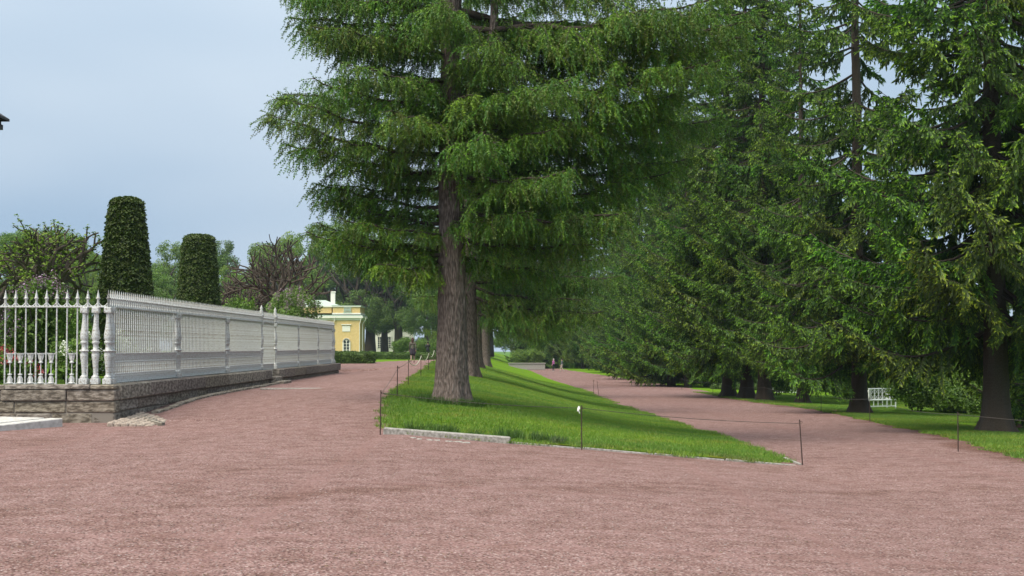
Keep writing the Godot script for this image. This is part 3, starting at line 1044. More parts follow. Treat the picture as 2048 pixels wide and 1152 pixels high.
func materials() -> void:
	var P := FastNoiseLite.TYPE_CELLULAR
	var S := FastNoiseLite.TYPE_SIMPLEX_SMOOTH
	var grain := noise_tex(P, 0.30, [[0.0, lin(.085, .05, .047)], [.25, lin(.175, .103, .097)], [.5, lin(.225, .138, .130)], [.75, lin(.275, .175, .162)], [.9, lin(.315, .222, .208)], [1.0, lin(.40, .33, .31)]], 1024, 1, 3)
	var gn := noise_tex(P, 0.30, [], 1024, 1, 3, true, 3.0)
	var g := tri_mat(grain, Vector3.ONE / 5.2, 0.95, gn, 0.6, true, true)
	detail(g, noise_tex(S, 0.02, [[0.0, Color(.84, .82, .80)], [.4, Color(.94, .93, .92)], [.7, Color(1, 1, 1)], [1.0, Color(1, 1, 1)]], 512, 5, 9), 1.0 / 5.3)
	g.metallic_specular = .2
	M.gravel = g
	var soil := noise_tex(S, 0.05, [[0.0, lin(.06, .13, .008)], [.5, lin(.10, .19, .011)], [1.0, lin(.16, .24, .022)]], 512, 5, 4)
	M.lawn = tri_mat(soil, Vector3.ONE / 2.1, 0.95, null, 1.0, true, true)
	M.lawn.metallic_specular = .1
	M.blade = mat(Color.WHITE, 0.6, true)
	M.blade.backlight = Color(.5, .6, .2); M.blade.backlight_enabled = true
	M.needle = mat(Color.WHITE, 0.55, true)
	M.needle.backlight = Color(.45, .55, .25); M.needle.backlight_enabled = true
	M.leaf = mat(Color.WHITE, 0.6, true)
	M.leaf.backlight = Color(.5, .6, .25); M.leaf.backlight_enabled = true
	var bk := noise_tex(S, 0.035, [[0.0, lin(.035, .026, .022)], [.42, lin(.095, .072, .062)], [.62, lin(.17, .135, .12)], [1.0, lin(.27, .225, .205)]], 512, 5, 5)
	var bn := noise_tex(S, 0.035, [], 512, 5, 5, true, 8.0)
	M.bark = tri_mat(bk, Vector3(1.3, 0.24, 1.3), 0.95, bn, 1.0, false)
	var bd := noise_tex(S, 0.05, [[0.0, lin(.022, .017, .012)], [.5, lin(.06, .046, .034)], [1.0, lin(.10, .08, .062)]], 512, 4, 6)
	M.bark_dark = tri_mat(bd, Vector3(2.0, 0.7, 2.0), 0.95, bn, 1.0, false)
	M.twig = mat(lin(.045, .034, .026), 0.9)
	var wi := noise_tex(S, 0.03, [[0.0, lin(.16, .12, .09)], [.3, lin(.30, .28, .25)], [.4, lin(.42, .43, .42)], [.5, lin(.48, .505, .51)], [1.0, lin(.53, .56, .575)]], 512, 5, 11)
	M.white_iron = tri_mat(wi, Vector3.ONE * 1.3, 0.5)
	M.white_wood = mat(lin(.78, .79, .78), 0.5)
	var st := noise_tex(S, 0.018, [[0.0, lin(.06, .052, .042)], [.35, lin(.15, .13, .11)], [.55, lin(.25, .225, .195)], [.8, lin(.33, .30, .27)], [1.0, lin(.42, .39, .355)]], 512, 6, 12)
	M.stone = tri_mat(st, Vector3(.45, 1.3, .45), 0.92, noise_tex(S, 0.05, [], 512, 5, 13, true, 8.0), 0.8, true, true)
	M.pale_stone = tri_mat(noise_tex(S, 0.03, [[0.0, lin(.14, .13, .115)], [.5, lin(.27, .26, .24)], [1.0, lin(.42, .41, .39)]], 512, 5, 14), Vector3.ONE * .8, 0.85)
	M.white_stone = tri_mat(noise_tex(S, 0.03, [[0.0, lin(.30, .29, .27)], [.5, lin(.50, .49, .47)], [1.0, lin(.62, .61, .59)]], 256, 5, 17), Vector3.ONE * .8, 0.8)
	M.cobble = tri_mat(noise_tex(S, 0.04, [[0.0, lin(.16, .125, .10)], [.5, lin(.30, .25, .21)], [1.0, lin(.45, .40, .35)]], 256, 4, 18), Vector3.ONE * 1.7, 0.9)
	M.mortar = mat(lin(.20, .18, .155), 0.95)
	M.rust = mat(lin(.04, .022, .018), 0.7)
	M.rope = mat(lin(.05, .045, .04), 0.9)
	M.pale_rope = mat(lin(.42, .44, .34), 0.9)
	M.ribbon = mat(lin(.8, .8, .8), 0.7)
	M.cloth = mat(Color.WHITE, 0.85, true)
	M.yellow = tri_mat(noise_tex(S, 0.03, [[0.0, lin(.56, .41, .17)], [1.0, lin(.66, .50, .24)]], 256, 4, 15), Vector3.ONE * .3, 0.9)
	M.trim = mat(lin(.72, .72, .66), 0.8)
	M.green_roof = tri_mat(noise_tex(S, 0.03, [[0.0, lin(.34, .44, .38)], [1.0, lin(.44, .53, .46)]], 256, 4, 16), Vector3.ONE * .4, 0.7)
	M.glass = mat(lin(.03, .04, .045), 0.08)
	M.eave = mat(lin(.04, .04, .045), 0.8)
	M.pale_wall = mat(lin(.55, .52, .44), 0.9)

func terrain() -> void:
	var base := rows_of(-40.0, 1800.0, 4.0, 1.06)
	struct("ground", sheet(base, func(_d): return -900.0, func(_d): return 900.0, 24, 0.0, 0.0, func(_x, _d): return Color(.7, .8, .7), M.lawn, func(_x, _z): return -4.6))
	var lft := func(d): return -18.0 if d < 31.0 else (-8.75 if d < 72.5 else -30.0)
	struct("gravel_path", sheet(rows_of(4.0, 27.4, 0.14, 1.0), func(_d): return -18.0, func(_d): return 14.5, 170, 0.0, 0.0, gravel_col, M.gravel))
	struct("gravel_path", sheet(rows_of(27.4, 235.0, 0.16, 1.012), lft, func(d): return lut(ISLE_L, d) + 0.5, 50, 0.0, 0.0, gravel_col, M.gravel))
	struct("gravel_path", sheet(rows_of(27.4, 235.0, 0.16, 1.012), func(d): return lut(ISLE_R, d) - 0.5, func(_d): return 14.5, 60, 0.0, 0.0, gravel_col, M.gravel))
	# grass bank between the two paths
	var jl := func(d): return lut(ISLE_L, d) + nz.get_noise_2d(d * 25, 11) * 0.22 + (0.35 * maxf(0.0, 1.0 - (d - 27.2) / 0.5))
	var jr := func(d): return lut(ISLE_R, d) + nz.get_noise_2d(d * 25, 51) * 0.16
	struct("grass_bank", sheet(rows_of(27.32, 228.0, 0.2, 1.015), jl, jr, 30, 0.035, 0.09, lawn_col, M.lawn))
	var rl := func(d): return lut(LAWN_R, d) + nz.get_noise_2d(d * 20, 91) * 0.3
	struct("lawn", sheet(rows_of(8.0, 330.0, 0.4, 1.02), rl, func(_d): return 120.0, 60, 0.03, 0.09, lawn_col, M.lawn))
	struct("lawn", sheet(rows_of(103.0, 420.0, 1.0, 1.02), func(_d): return -120.0, func(d): return minf(-10.6 + (d - 103.0) * 0.085, -6.2) if d < 150 else -6.2 + (d - 150) * 0.1, 40, 0.03, 0.09, lawn_col, M.lawn))
	var gy := func(x, z): return 0.70 + 0.02 * sin(x * 0.7) + clampf((-z - 31.0) * 0.004, 0, 0.25)
	struct("garden_lawn", sheet(rows_of(31.35, 70.4, 0.5, 1.03), func(_d): return -60.0, func(_d): return -8.75, 40, 0.0, 0.0, lawn_col, M.lawn, gy))
	# side path crossing the lawn
	var sp := func(d): return 14.4 + (d - 45.8) * 0.25
	struct("side_path", sheet(rows_of(45.8, 50.5, 0.3, 1.0), sp, func(_d): return 40.0, 24, 0.045, 0.0, gravel_col, M.gravel))
	# grass blades
	rng.seed = 5
	var f := MB.new()
	for i in 420:
		var o := Vector3(rr(-.34, .34), -.01, rr(-.34, .34))
		var h := rr(.03, .08)
		var a := rr(0, TAU)
		var w := Vector3(cos(a), 0, sin(a)) * rr(.004, .008)
		var e := o + Vector3(rr(-.05, .05), h, rr(-.05, .05))
		var cc: Color = [Color(.095, .215, .010), Color(.13, .25, .012), Color(.08, .18, .011), Color(.18, .25, .03)][rng.randi() % 4] * rr(.75, 1.2)
		f.tri(o - w, e, o + w, cc)
	var patch := f.mesh(M.blade)
	var spots := []
	var d := 27.5
	while d < 110.0:
		var l: float = jl.call(d)
		var r: float = jr.call(d)
		var x := l + rr(0.02, .2)
		while x < r - 0.05:
			if bare(x, d) < rng.randf() * .8 + .1: spots.append(at(x, d + rr(-.15, .15), 0.03))
			x += rr(.26, .46) * (1.0 if d < 60 else 1.7)
		d += .34 if d < 60 else .8
	grass("grass", patch, spots, "bright green grass covering the bank between the two gravel paths")
	spots = []
	d = 26.0
	while d < 100.0:
		var x: float = rl.call(d) + rr(0, .2)
		while x < minf(rl.call(d) + 12.0, 0.36 * d + 2):
			if not (d > 45.6 and d < 50.7 and x > 14.2): spots.append(at(x, d + rr(-.2, .2), 0.02))
			x += rr(.3, .6) * (1.0 if d < 60 else 1.8)
		d += .4 if d < 60 else .9
	grass("grass", patch, spots, "bright green grass along the right hand edge of the gravel path")
	spots = []
	for i in 900:
		var p := Vector3(rr(-13, -9.0), 0, -rr(31.5, 40))
		p.y = gy.call(p.x, p.z) - 0.01
		spots.append(p)
	grass("grass", patch, spots, "green garden grass behind the white fence")
	# tufts of taller grass at the foot of the big larch
	f = MB.new()
	for i in 90:
		var o := Vector3(rr(-.12, .12), -.02, rr(-.12, .12))
		var a := rr(0, TAU)
		var w := Vector3(cos(a), 0, sin(a)) * .008
		f.tri(o - w, o + Vector3(rr(-.1, .1), rr(.1, .24), rr(-.1, .1)), o + w, Color(.06, .125, .016) * rr(.7, 1.2))
	spots = []
	for i in 70:
		var a := rr(0, TAU)
		spots.append(at(-1.41 + cos(a) * rr(.42, .72), 35.0 + sin(a) * rr(.42, .72), .03))
	for i in 22: spots.append(at(jl.call(28.0) + rr(0.2, 3.0), rr(27.5, 28.2), .03))
	grass("tall_grass", f.mesh(M.blade), spots, "taller tufts of grass at the foot of the big larch")
	# dry needles and leaf scraps fallen on the gravel
	f = MB.new()
	for i in 14:
		var o2 := Vector3(rr(-.25, .25), .006, rr(-.25, .25))
		var a2 := rr(0, TAU)
		var e2 := Vector3(cos(a2), 0, sin(a2)) * rr(.01, .035)
		f.tri(o2, o2 + e2 + Vector3(0, .006, 0), o2 + e2.rotated(Vector3.UP, .5) * .7, Color(.09, .055, .03) * rr(.5, 1.4))
	var lx := []
	for i in 1500:
		var ld := 10.0 + 50.0 * pow(rng.randf(), 1.5)
		var px := rr(-.36, .36) * ld
		var near: float = minf(absf(px - lut(ISLE_L, ld)), absf(px - lut(LAWN_R, ld)))
		if ld > 27 and px > lut(ISLE_L, ld) - .1 and px < lut(ISLE_R, ld) + .1 or px < -7.6 or px > lut(LAWN_R, ld) - .1: continue
		if rng.randf() > .25 + .75 * exp(-near / 1.5): continue
		lx.append(Transform3D(Basis(Vector3.UP, rr(0, 6)).scaled(Vector3.ONE * rr(.6, 1.4)), at(px, ld, .002)))
	tag(multi("needle_litter", f.mesh(M.cloth), lx, [], self), "dry brown needles and leaf scraps fallen on the gravel", "litter", "", "stuff")
	# loose pebbles on the gravel
	var pb := MB.new()
	pb.lathe([Vector2(.001, -.5), Vector2(.42, -.25), Vector2(.5, 0.05), Vector2(.3, .32), Vector2(.001, .4)], 5)
	var xf := []
	var cs := []
	for i in 15000:
		var dd := 9.5 + 18.0 * pow(rng.randf(), 1.6)
		var x := rr(-.36, .36) * dd
		var s := rr(.008, .022)
		xf.append(Transform3D(Basis(Vector3.UP, rr(0, 6)).scaled(Vector3(s * rr(.8, 1.4), s * .7, s)), at(x, dd, .001)))
		var tn := rr(.5, 1.25)
		cs.append(Color(.20, .125, .115).lerp(Color(.30, .25, .24), rng.randf() * rng.randf()) * tn)
	var o := multi("pebbles", pb.mesh(M.cloth), xf, cs, self)
	tag(o, "loose pink and grey pebbles scattered over the gravel", "pebbles", "", "stuff")

func fence_and_walls() -> void:
	var fm := fence_meshes()
	var cx := -8.33
	var cd := 30.95
	# front run, facing the camera, then side runs leading away
	fence_run("iron_fence", Vector2(cx - 3.4, cd), Vector2(cx, cd), 0.207, [2.91, 3.145], fm, [15, 11, 5], "white iron fence facing the camera, left of the corner", "white garden fences")
	var bays := [0.0, 0.28, 6.25, 6.5, 12.7, 12.95, 18.9]
	fence_run("iron_fence", Vector2(cx, cd), Vector2(cx, cd + 19.0), 0.172, bays, fm, [], "long white iron fence on stone wall, running back from the corner", "white garden fences")
	fence_run("iron_gate", Vector2(cx - .02, cd + 19.25), Vector2(cx - .02, cd + 21.6), 0.172, [], fm, [], "white iron gate between urn topped posts in the fence", "white garden fences", 0.45).set_meta("category", "gate")
	fence_run("iron_fence", Vector2(cx, cd + 21.8), Vector2(cx, cd + 39.2), 0.19, [0.0, 5.6, 11.5, 16.6, 17.3], fm, [], "far white iron fence on stone wall beyond the gate", "white garden fences")
	for s in [18.9, 21.8]:
		var u := thing("gate_urn", Vector3(cx, RY + .02, -(cd + s)), "white urn finial on the %s gate post" % ("nearer" if s < 20 else "farther"), "finial", "gate post urns")
		part("urn", fm.urn, u)
	# stone walls under the fences
	var cr := [[FY - .10, FY, 1.5, .03, "coping_stone"], [FY - .34, FY - .105, 1.3, .0, "stone_block"], [FY - .58, FY - .345, 0.9, -.03, "stone_block"], [FY - .80, FY - .585, 0.75, -.045, "stone_block"], [FY - 1.05, FY - .805, 0.8, -.05, "stone_block"]]
	var cs := [[FY - .33, FY, 3.0, .04, "coping_stone"], [FY - .58, FY - .335, 1.3, -.04, "stone_block"], [FY - .80, FY - .585, 1.0, -.05, "stone_block"], [FY - 1.05, FY - .805, 0.9, -.05, "stone_block"]]
	var w := thing("stone_wall", Vector3(cx, 0, -cd), "weathered grey stone wall under the white fence and its corner", "wall", "stone walls")
	var fz := .20
	stone_run(w, Vector3(-6.0, 0, 0), Vector3.RIGHT, 6.0 + fz, Vector3(0, 0, 1) * fz / fz, scaled_courses(cr, fz), 21)
	stone_run(w, Vector3(0, 0, fz - .43), Vector3(0, 0, -1), 19.6, Vector3.RIGHT, scaled_courses(cs, fz), 22)
	var b := MB.new()
	b.box(Vector3(-2.9, .30, -.05), Vector3(6.1, .98, .36)); b.box(Vector3(-.06, .30, -9.6), Vector3(.36, .98, 18.9))
	part("core", b.mesh(M.mortar), w)
	w = thing("stone_wall", Vector3(cx, 0, -cd - 21.3), "weathered stone wall under the far fence beyond the gate", "wall", "stone walls")
	stone_run(w, Vector3.ZERO, Vector3(0, 0, -1), 18.6, Vector3.RIGHT, scaled_courses(cs, fz), 23)
	b = MB.new()
	b.box(Vector3(-.06, .30, -9.3), Vector3(.36, .98, 18.3))
	part("core", b.mesh(M.mortar), w)
	# steps at the gate
	w = thing("gate_steps", Vector3(cx + .1, .30, -cd - 20.5), "low stone steps in the gap of the wall below the gate", "steps")
	b = MB.new()
	b.box(Vector3(.28, .06, 0), Vector3(.55, .14, 1.7), Color(.9, .88, .84), .02)
	part("step", b.mesh(M.stone), w)
	b = MB.new()
	b.box(Vector3(-.02, .12, 0), Vector3(.55, .30, 1.5), Color(.95, .93, .9), .02)
	part("step", b.mesh(M.stone), w)
	# stone landing at the left edge, with a drain groove
	w = thing("stone_landing", Vector3(-8.84, .19, -29.6), "pale stone landing with a dark drain strip at the left edge", "slab", "", atan2(-.896, -.443))
	w.rotation.z = -.035
	b = MB.new()
	b.box(Vector3(2.4, -.15, .16), Vector3(4.8, .30, .32), Color.WHITE, .015)
	part("edge_slab", b.mesh(M.white_stone), w)
	b = MB.new()
	b.box(Vector3(2.4, -.165, .40), Vector3(4.8, .28, .14))
	part("drain_strip", b.mesh(M.eave), w)
	for k in 3:
		b = MB.new()
		b.box(Vector3(.8 + k * 1.61, -.15, 1.22), Vector3(1.6, .30, 1.48), Color.WHITE, .01)
		part("slab", b.mesh(M.white_stone), w)
	# cobbled gutter at the corner
	w = thing("cobbled_gutter", Vector3(-7.95, 0, -29.6), "sunken cobbled gutter beside the corner of the stone wall", "gutter")
	rng.seed = 31
	var cob := []
	for k in 3:
		var cb := MB.new()
		cb.box(Vector3.ZERO, Vector3.ONE, Color.WHITE, .2)
		for i in cb.v.size(): cb.v[i] += Vector3(nz.get_noise_3d(cb.v[i].x * 60 + k * 99, cb.v[i].y * 60, cb.v[i].z * 60), nz.get_noise_3d(cb.v[i].x * 60, cb.v[i].y * 60 + k * 55, cb.v[i].z * 60), 0) * .22
		cob.append(cb.mesh(M.cobble))
	for r in 6:
		for k in 26:
			var s := k * .12 + rr(-.015, .015)
			if s > 3.1 - r * .27: continue
			var x := .04 + r * .15 + rr(-.012, .012) - s * .035
			var c := part("cobble", cob[rng.randi() % 3], w, Vector3(x, ground_y(-7.95 + x, -29.6 - s) + .035 - r * .012 + rr(-.008, .012), -s), Vector3(rr(-.08, .08), rr(-.15, .15), rr(-.12, .05)))
			c.scale = Vector3(.138, .10, .10) * Vector3(rr(.88, 1.05), 1, rr(.85, 1.05))
	b = MB.new()
	for k in 7: b.box(Vector3(1.0 - k * .16, ground_y(-7.2, -29.9 - k * .38) + .01, -.2 - k * .38), Vector3(.10, .12, .36), Color(1.1, 1.05, .95), .015, Basis(Vector3.UP, .08))
	part("edge_stone", b.mesh(M.stone), w)
	# narrow stone strips
	w = thing("stone_strip", Vector3(-6.4, ground_y(-6.4, -44.0), -44.0), "flat pale stone strip lying in the gravel beside the wall", "paving")
	b = MB.new()
	b.box(Vector3(0, .0, 0), Vector3(1.9, .05, .35), Color(1.3, 1.28, 1.25), .01)
	part("slab", b.mesh(M.pale_stone), w)
	w = thing("wall_edging", Vector3(cx + .42, 0, -33.2), "rough narrow stone edging along the foot of the stone wall", "edging")
	rng.seed = 44
	var s2 := 0.0
	while s2 < 17.0:
		var l := rr(.25, .6)
		var e := MB.new()
		e.box(Vector3.ZERO, Vector3(.16, .10, l - .02), Color(1, .97, .9) * rr(.8, 1.1), .02)
		part("edging_stone", e.mesh(M.stone), w, Vector3(rr(-.02, .02) + .02, ground_y(cx + .4, -33.2 - s2) + rr(.0, .02), -s2 - l / 2))
		s2 += l
	# the bit of eave that reaches in at the left edge, with its building
	w = thing("gatehouse", Vector3(-16.07, -.69, -40.0), "dark overhanging roof eave of a building at the left edge", "building")
	w.scale = Vector3.ONE * 1.43
	b = MB.new()
	b.box(Vector3(-4.0, 2.55, 2.0), Vector3(6.4, 5.9, 6.0))
	part("wall", b.mesh(M.pale_wall), w)
	b = MB.new()
	b.box(Vector3(-3.5, 5.95, 2.0), Vector3(9.54 - 0.3, .10, 7.4)); b.box(Vector3(-3.5, 6.03, 2.0), Vector3(9.50 - .3, .14, 7.3))
	part("fascia", b.mesh(M.eave), w)
	b = MB.new()
	var A := Vector3(1.22, 6.13, 5.75)
	var B := Vector3(1.22, 6.13, -1.78)
	var C := Vector3(-8.2, 6.13, -1.78)
	var D := Vector3(-8.2, 6.13, 5.75)
	var E := Vector3(-2.0, 8.4, 2.0)
	var F := Vector3(-5.0, 8.4, 2.0)
	var oo := Vector3(-3.5, 5.0, 2)
	b.tri_out(A, B, E, oo, Color.WHITE); b.quad_out(B, C, F, E, oo, Color.WHITE); b.tri_out(C, D, F, oo, Color.WHITE); b.quad_out(D, A, E, F, oo, Color.WHITE)
	for e in [[A, B], [B, C], [C, D], [D, A]]:
		b.quad_out(e[0], e[1], e[1] - Vector3(0, .05, 0), e[0] - Vector3(0, .05, 0), oo, Color.WHITE)
	part("roof", b.mesh(M.eave), w)
func scaled_courses(c: Array, off: float) -> Array:
	var o := []
	for k in c: o.append([k[0], k[1], k[2], k[3] + off, k[4]])
	return o

func big_trees() -> void:
	var lm := []
	for L in LC:
		for k in 2: lm.append(larch_limb(L, 100 + int(L * 10) + k, .72, 1.4))
	# main larch
	var reach := func(h, yaw):
		var c := cos(yaw)
		var side := lerpf(3.1, 6.3, smoothstep(-0.5, 0.9, c)) * lerpf(1.0, 0.9, absf(sin(yaw)))
		return side * clampf(1.12 - h / 24.0, 0.15, 1.0) * (0.75 if h < 5.2 else 1.0)
	var ex := [
		[6.9, PI + .6, 3.6, .1], [7.6, PI - .5, 3.4, .05], [8.5, PI + .5, 3.5, .05], [8.8, PI - .35, 3.5, .1], [9.4, PI + .35, 3.7, .0], [10.0, PI + .1, 4.0, -.05], [3.5, PI + .25, 3.4, .12], [3.4, PI - .2, 2.8, .05], [4.2, PI, 3.4, .2], [4.4, PI - .5, 3.2, .15], [3.3, PI + .8, 2.2, -.1], [3.9, -.2, 3.5, -.05], [4.2, .3, 4.0, .0], [3.6, .6, 3.0, -.1], [4.3, -.9, 3.0, .0],
		[3.62, PI + .05, 3.2, .26], [3.75, PI - .4, 3.0, .12], [4.0, PI + .5, 2.8, .05], [4.6, PI + .1, 3.2, .16], [5.1, PI - .25, 3.0, .12], [5.4, PI + .25, 3.9, .10],
		[5.8, PI, 4.5, .18], [6.3, PI + .4, 4.2, .16], [7.2, PI - .1, 4.1, .14], [8.1, PI + .2, 3.6, .16], [9.0, PI, 3.8, .08], [9.6, PI - .2, 4.0, .05],
		[5.9, -PI * .5 - .9, 3.0, .0], [6.6, -PI * .5 - .35, 3.2, -.02], [6.9, -PI * .5 + .2, 2.6, -.05], [6.3, -PI * .5 + .8, 3.4, -.05], [7.6, -PI * .5 - .7, 3.4, .05], [7.9, -PI * .5 + .4, 3.2, .0], [8.8, -PI * .5, 3.2, .0],
		[4.9, .1, 5.2, .08], [4.6, -.5, 4.6, -.05], [5.6, .35, 6.0, .02], [5.4, -.9, 4.2, -.05], [6.6, -.1, 5.4, .05], [6.9, .2, 6.6, .06], [7.4, -.25, 6.4, .05], [8.0, .05, 7.0, .08], [6.2, .5, 6.2, .0], [8.6, -.1, 6.8, .12], [9.2, .15, 7.2, .08], [8.9, -.4, 6.6, .10], [9.8, -.15, 7.4, .05], [7.0, -.9, 4.6, .0]]
	larch(41, 22.0, .36, 5.4, .24, reach, ex, "big larch with thick ridged trunk at the near end of the grass bank", at(-1.42, 35.0), lm, .03, 96)
	var reach2 := func(h, yaw): return lerpf(4.2, 6.2, smoothstep(-0.4, 0.9, cos(yaw))) * clampf(1.12 - h / 24.0, 0.15, 1.0)
	larch(52, 22.0, .36, 3.2, .26, reach2, [[3.2, .1, 5.5, -.12], [3.6, -.3, 5.0, -.15], [4.2, .4, 5.5, -.1], [4.6, 0, 6.2, -.12]], "second larch on the bank, half hidden behind the big trunk", at(-1.75, 60.0), lm, .02, 32)
	larch(53, 21.0, .34, 3.0, .30, reach2, [[3.0, 0.0, 5.5, -.15], [3.4, .3, 6.0, -.12]], "third larch on the bank, its trunk just right of the second", at(-2.05, 85.0), lm, .02, 28)
	larch(54, 21.0, .34, 3.0, .36, reach2, [[2.8, 0.0, 5.5, -.15]], "fourth larch, farthest along the crest of the bank", at(-2.0, 112.0), lm, .02, 28)
	# spruces
	var sm := []
	for L in SC:
		for k in 2: sm.append(spruce_limb(L, 300 + int(L * 10) + k, 1.75, 1.4, 1.3))
	var grp := "spruces beside the right hand path"
	var s1 := spruce(61, 29.0, 5.2, 3.1, .34, .42, 7, "nearest spruce at the right edge with a dark flared trunk", at(13.35, 41.5), sm, grp, .9)
	var s2 := spruce(62, 28.0, 4.8, 2.6, .30, .5, 6, "spruce in front of the white slatted bench, crown sparse at the top", at(13.85, 60.0), sm, grp, 1.1)
	var s3 := spruce(63, 30.0, 4.6, 3.2, .34, .48, 6, "tall spruce, rightmost of the three close bare trunks", at(13.75, 82.0), sm, grp, .3)
	copy(s2, at(13.3, 85.0), 1.7, 1.1, "tall spruce, middle one of the three close bare trunks", grp)
	copy(s1, at(12.7, 88.0), 2.9, 1.0, "tall spruce, leftmost of the three close bare trunks", grp)
	copy(s2, at(14.9, 77.0), 4.1, .85, "shorter spruce with a burled trunk beside the far white bench", grp)
	var far := "dense spruces along the far part of the right hand path"
	var fw := ["right of the far close pair beyond the three trunks", "left of the far close pair beyond the three trunks", "next behind the far close pair", "halfway between the far pair and the far walkers", "second from the far walkers", "nearest the far walkers on the path"]
	for e in [[13.7, 117.0, 3, .95], [12.8, 121.0, 1, 1.0], [13.2, 133.0, 2, 1.05], [12.9, 150.0, 1, 1.0], [12.6, 170.0, 3, .9], [13.4, 192.0, 2, 1.1]]:
		copy([s1, s2, s3][int(e[2]) - 1], at(e[0], e[1], -1.3), e[1] * 1.3, e[3], "spruce %s, boughs near the grass" % fw.pop_front(), far)
	var back := "spruces filling the background on the right"
	for e in [[18.5, 48.0, 2, 1.05], [20.0, 125.0, 2, 1.1], [36.0, 140.0, 3, .55], [19.5, 150.0, 1, 1.05], [25.0, 140.0, 3, 1.0], [44.0, 165.0, 1, .7], [22.0, 180.0, 2, 1.2], [29.0, 165.0, 3, 1.0], [15.5, 215.0, 1, 1.2], [11.0, 232.0, 3, 1.0], [7.5, 240.0, 2, 1.15], [4.6, 250.0, 1, 1.1], [9.3, 262.0, 1, 1.2], [2.5, 262.0, 3, .9], [13.5, 245.0, 2, 1.2], [18.0, 240.0, 3, 1.1], [24.0, 225.0, 1, 1.2], [52.0, 175.0, 3, .6], [46.0, 140.0, 2, .5], [56.0, 160.0, 2, .6], [31.0, 150.0, 1, .55]]:
		copy([s1, s2, s3][int(e[2]) - 1], at(e[0], e[1], -1.6 * float(e[3])), e[0] * 2.7 + e[1], e[3], "dark spruce in the dense wood behind the path", back)

func garden() -> void:
	var gy := .78
	var thuja := leaf_ball(401, 26, .11, .075, [Color(.04, .075, .014), Color(.055, .092, .016), Color(.075, .115, .02)], M.leaf)
	topiary(Vector3(-11.6, gy, -45.0), 5.22, .97, .44, thuja, "taller near topiary, a clipped dark green truncated cone", 71)
	topiary(Vector3(-12.55, gy, -60.0), 5.22, .96, .57, thuja, "farther topiary, a clipped dark green cone seen lower behind the fence", 72)
	var spring := leaf_ball(402, 12, .17, .12, [Color(.16, .25, .02), Color(.20, .28, .025), Color(.13, .21, .02)], M.leaf)
	pollard(Vector3(-19.3, gy, -63.0), 81, 3.2, 1.12, spring, "leafing pollarded tree with knotted branches at the left")
	pollard(Vector3(-23.6, gy, -69.0), 82, 2.8, 1.12, spring, "leafing pollarded tree cut by the left edge of the picture")
	pollard(Vector3(-12.9, .36, -82.0), 83, 3.9, 1.3, null, "bare pollarded tree with a fan of knotted branches")
	pollard(Vector3(-16.6, .36, -90.0), 84, 3.0, .95, null, "smaller bare pollarded tree left of the big bare one")
	var bushy := leaf_ball(403, 40, .26, .11, [Color(.10, .19, .025), Color(.13, .22, .03), Color(.08, .15, .02)], M.leaf)
	var lil := leaf_ball(404, 40, .12, .045, [Color(.42, .24, .40), Color(.52, .36, .52), Color(.34, .18, .34)], M.leaf, 1.7)
	var pink := leaf_ball(405, 40, .11, .06, [Color(.72, .10, .16), Color(.80, .28, .34), Color(.65, .05, .08)], M.leaf)
	var white := leaf_ball(406, 40, .12, .06, [Color(.78, .78, .74), Color(.7, .72, .66)], M.leaf)
	shrub("lilac_bush", 91, Vector3(2.4, 2.6, 2.0), bushy, 260, Vector3(-11.9, gy, -38.0), "lilac bush in purple bloom behind the front fence", "lilacs in the garden", lil, 190, 9)
	shrub("lilac_bush", 92, Vector3(2.6, 3.6, 2.6), bushy, 300, Vector3(-10.6, gy, -70.0), "lilac bush in pale bloom above the far part of the fence", "lilacs in the garden", lil, 70)
	shrub("lilac_bush", 93, Vector3(3.2, 4.6, 2.6), bushy, 380, Vector3(-11.0, .36, -76.0), "lilac bush with fading pale flowers next to the yellow building", "lilacs in the garden", lil, 90)
	shrub("flowering_shrub", 94, Vector3(1.5, .85, 1.2), bushy, 80, Vector3(-12.6, .72, -36.0), "low shrub with pink and red blossoms at the left edge", "garden flower shrubs", pink, 60)
	shrub("flowering_shrub", 95, Vector3(1.2, .6, .9), bushy, 50, Vector3(-11.7, .72, -35.2), "low pink flowered shrub behind the second fence gap", "garden flower shrubs", pink, 40)
	shrub("flowering_shrub", 96, Vector3(.9, 1.15, .9), bushy, 60, Vector3(-9.75, .72, -34.2), "white flowered shrub just behind the corner posts", "garden flower shrubs", white, 55)
	shrub("flowering_shrub", 97, Vector3(1.3, 1.25, 1.1), bushy, 60, Vector3(-9.9, .72, -38.5), "white flowered shrub seen through the side fence bars", "garden flower shrubs", white, 60)
	shrub("garden_shrub", 98, Vector3(1.2, .95, 1.2), bushy, 70, Vector3(-10.4, .72, -35.4), "small dark green shrub beside the lilac stems", "garden shrubs")
	for e in [[-10.2, 58.0, 2.6, "bright green shrub rising above the fence before the gate"], [-11.8, 64.0, 3.2, "bright green shrub behind the gate urns"], [-10.2, 66.5, 2.9, "leafy green shrub over the far fence left of the lilac"], [-13.5, 52.0, 2.2, "green shrub between the two topiaries"], [-15.5, 44.0, 1.7, "green shrub left of the tall topiary"], [-14.2, 40.0, 1.6, "dense green shrub behind the lilac at the left"], [-13.6, 43.5, 1.7, "yellow green shrub between the lilac and the tall topiary"], [-16.5, 55.0, 2.6, "green shrub under the leafing pollarded trees"]]:
		shrub("garden_shrub", int(e[1] * 7), Vector3(2.6, e[2], 2.4), bushy, 240, Vector3(e[0], gy, -e[1]), e[3], "garden shrubs")
	M.bushy = bushy

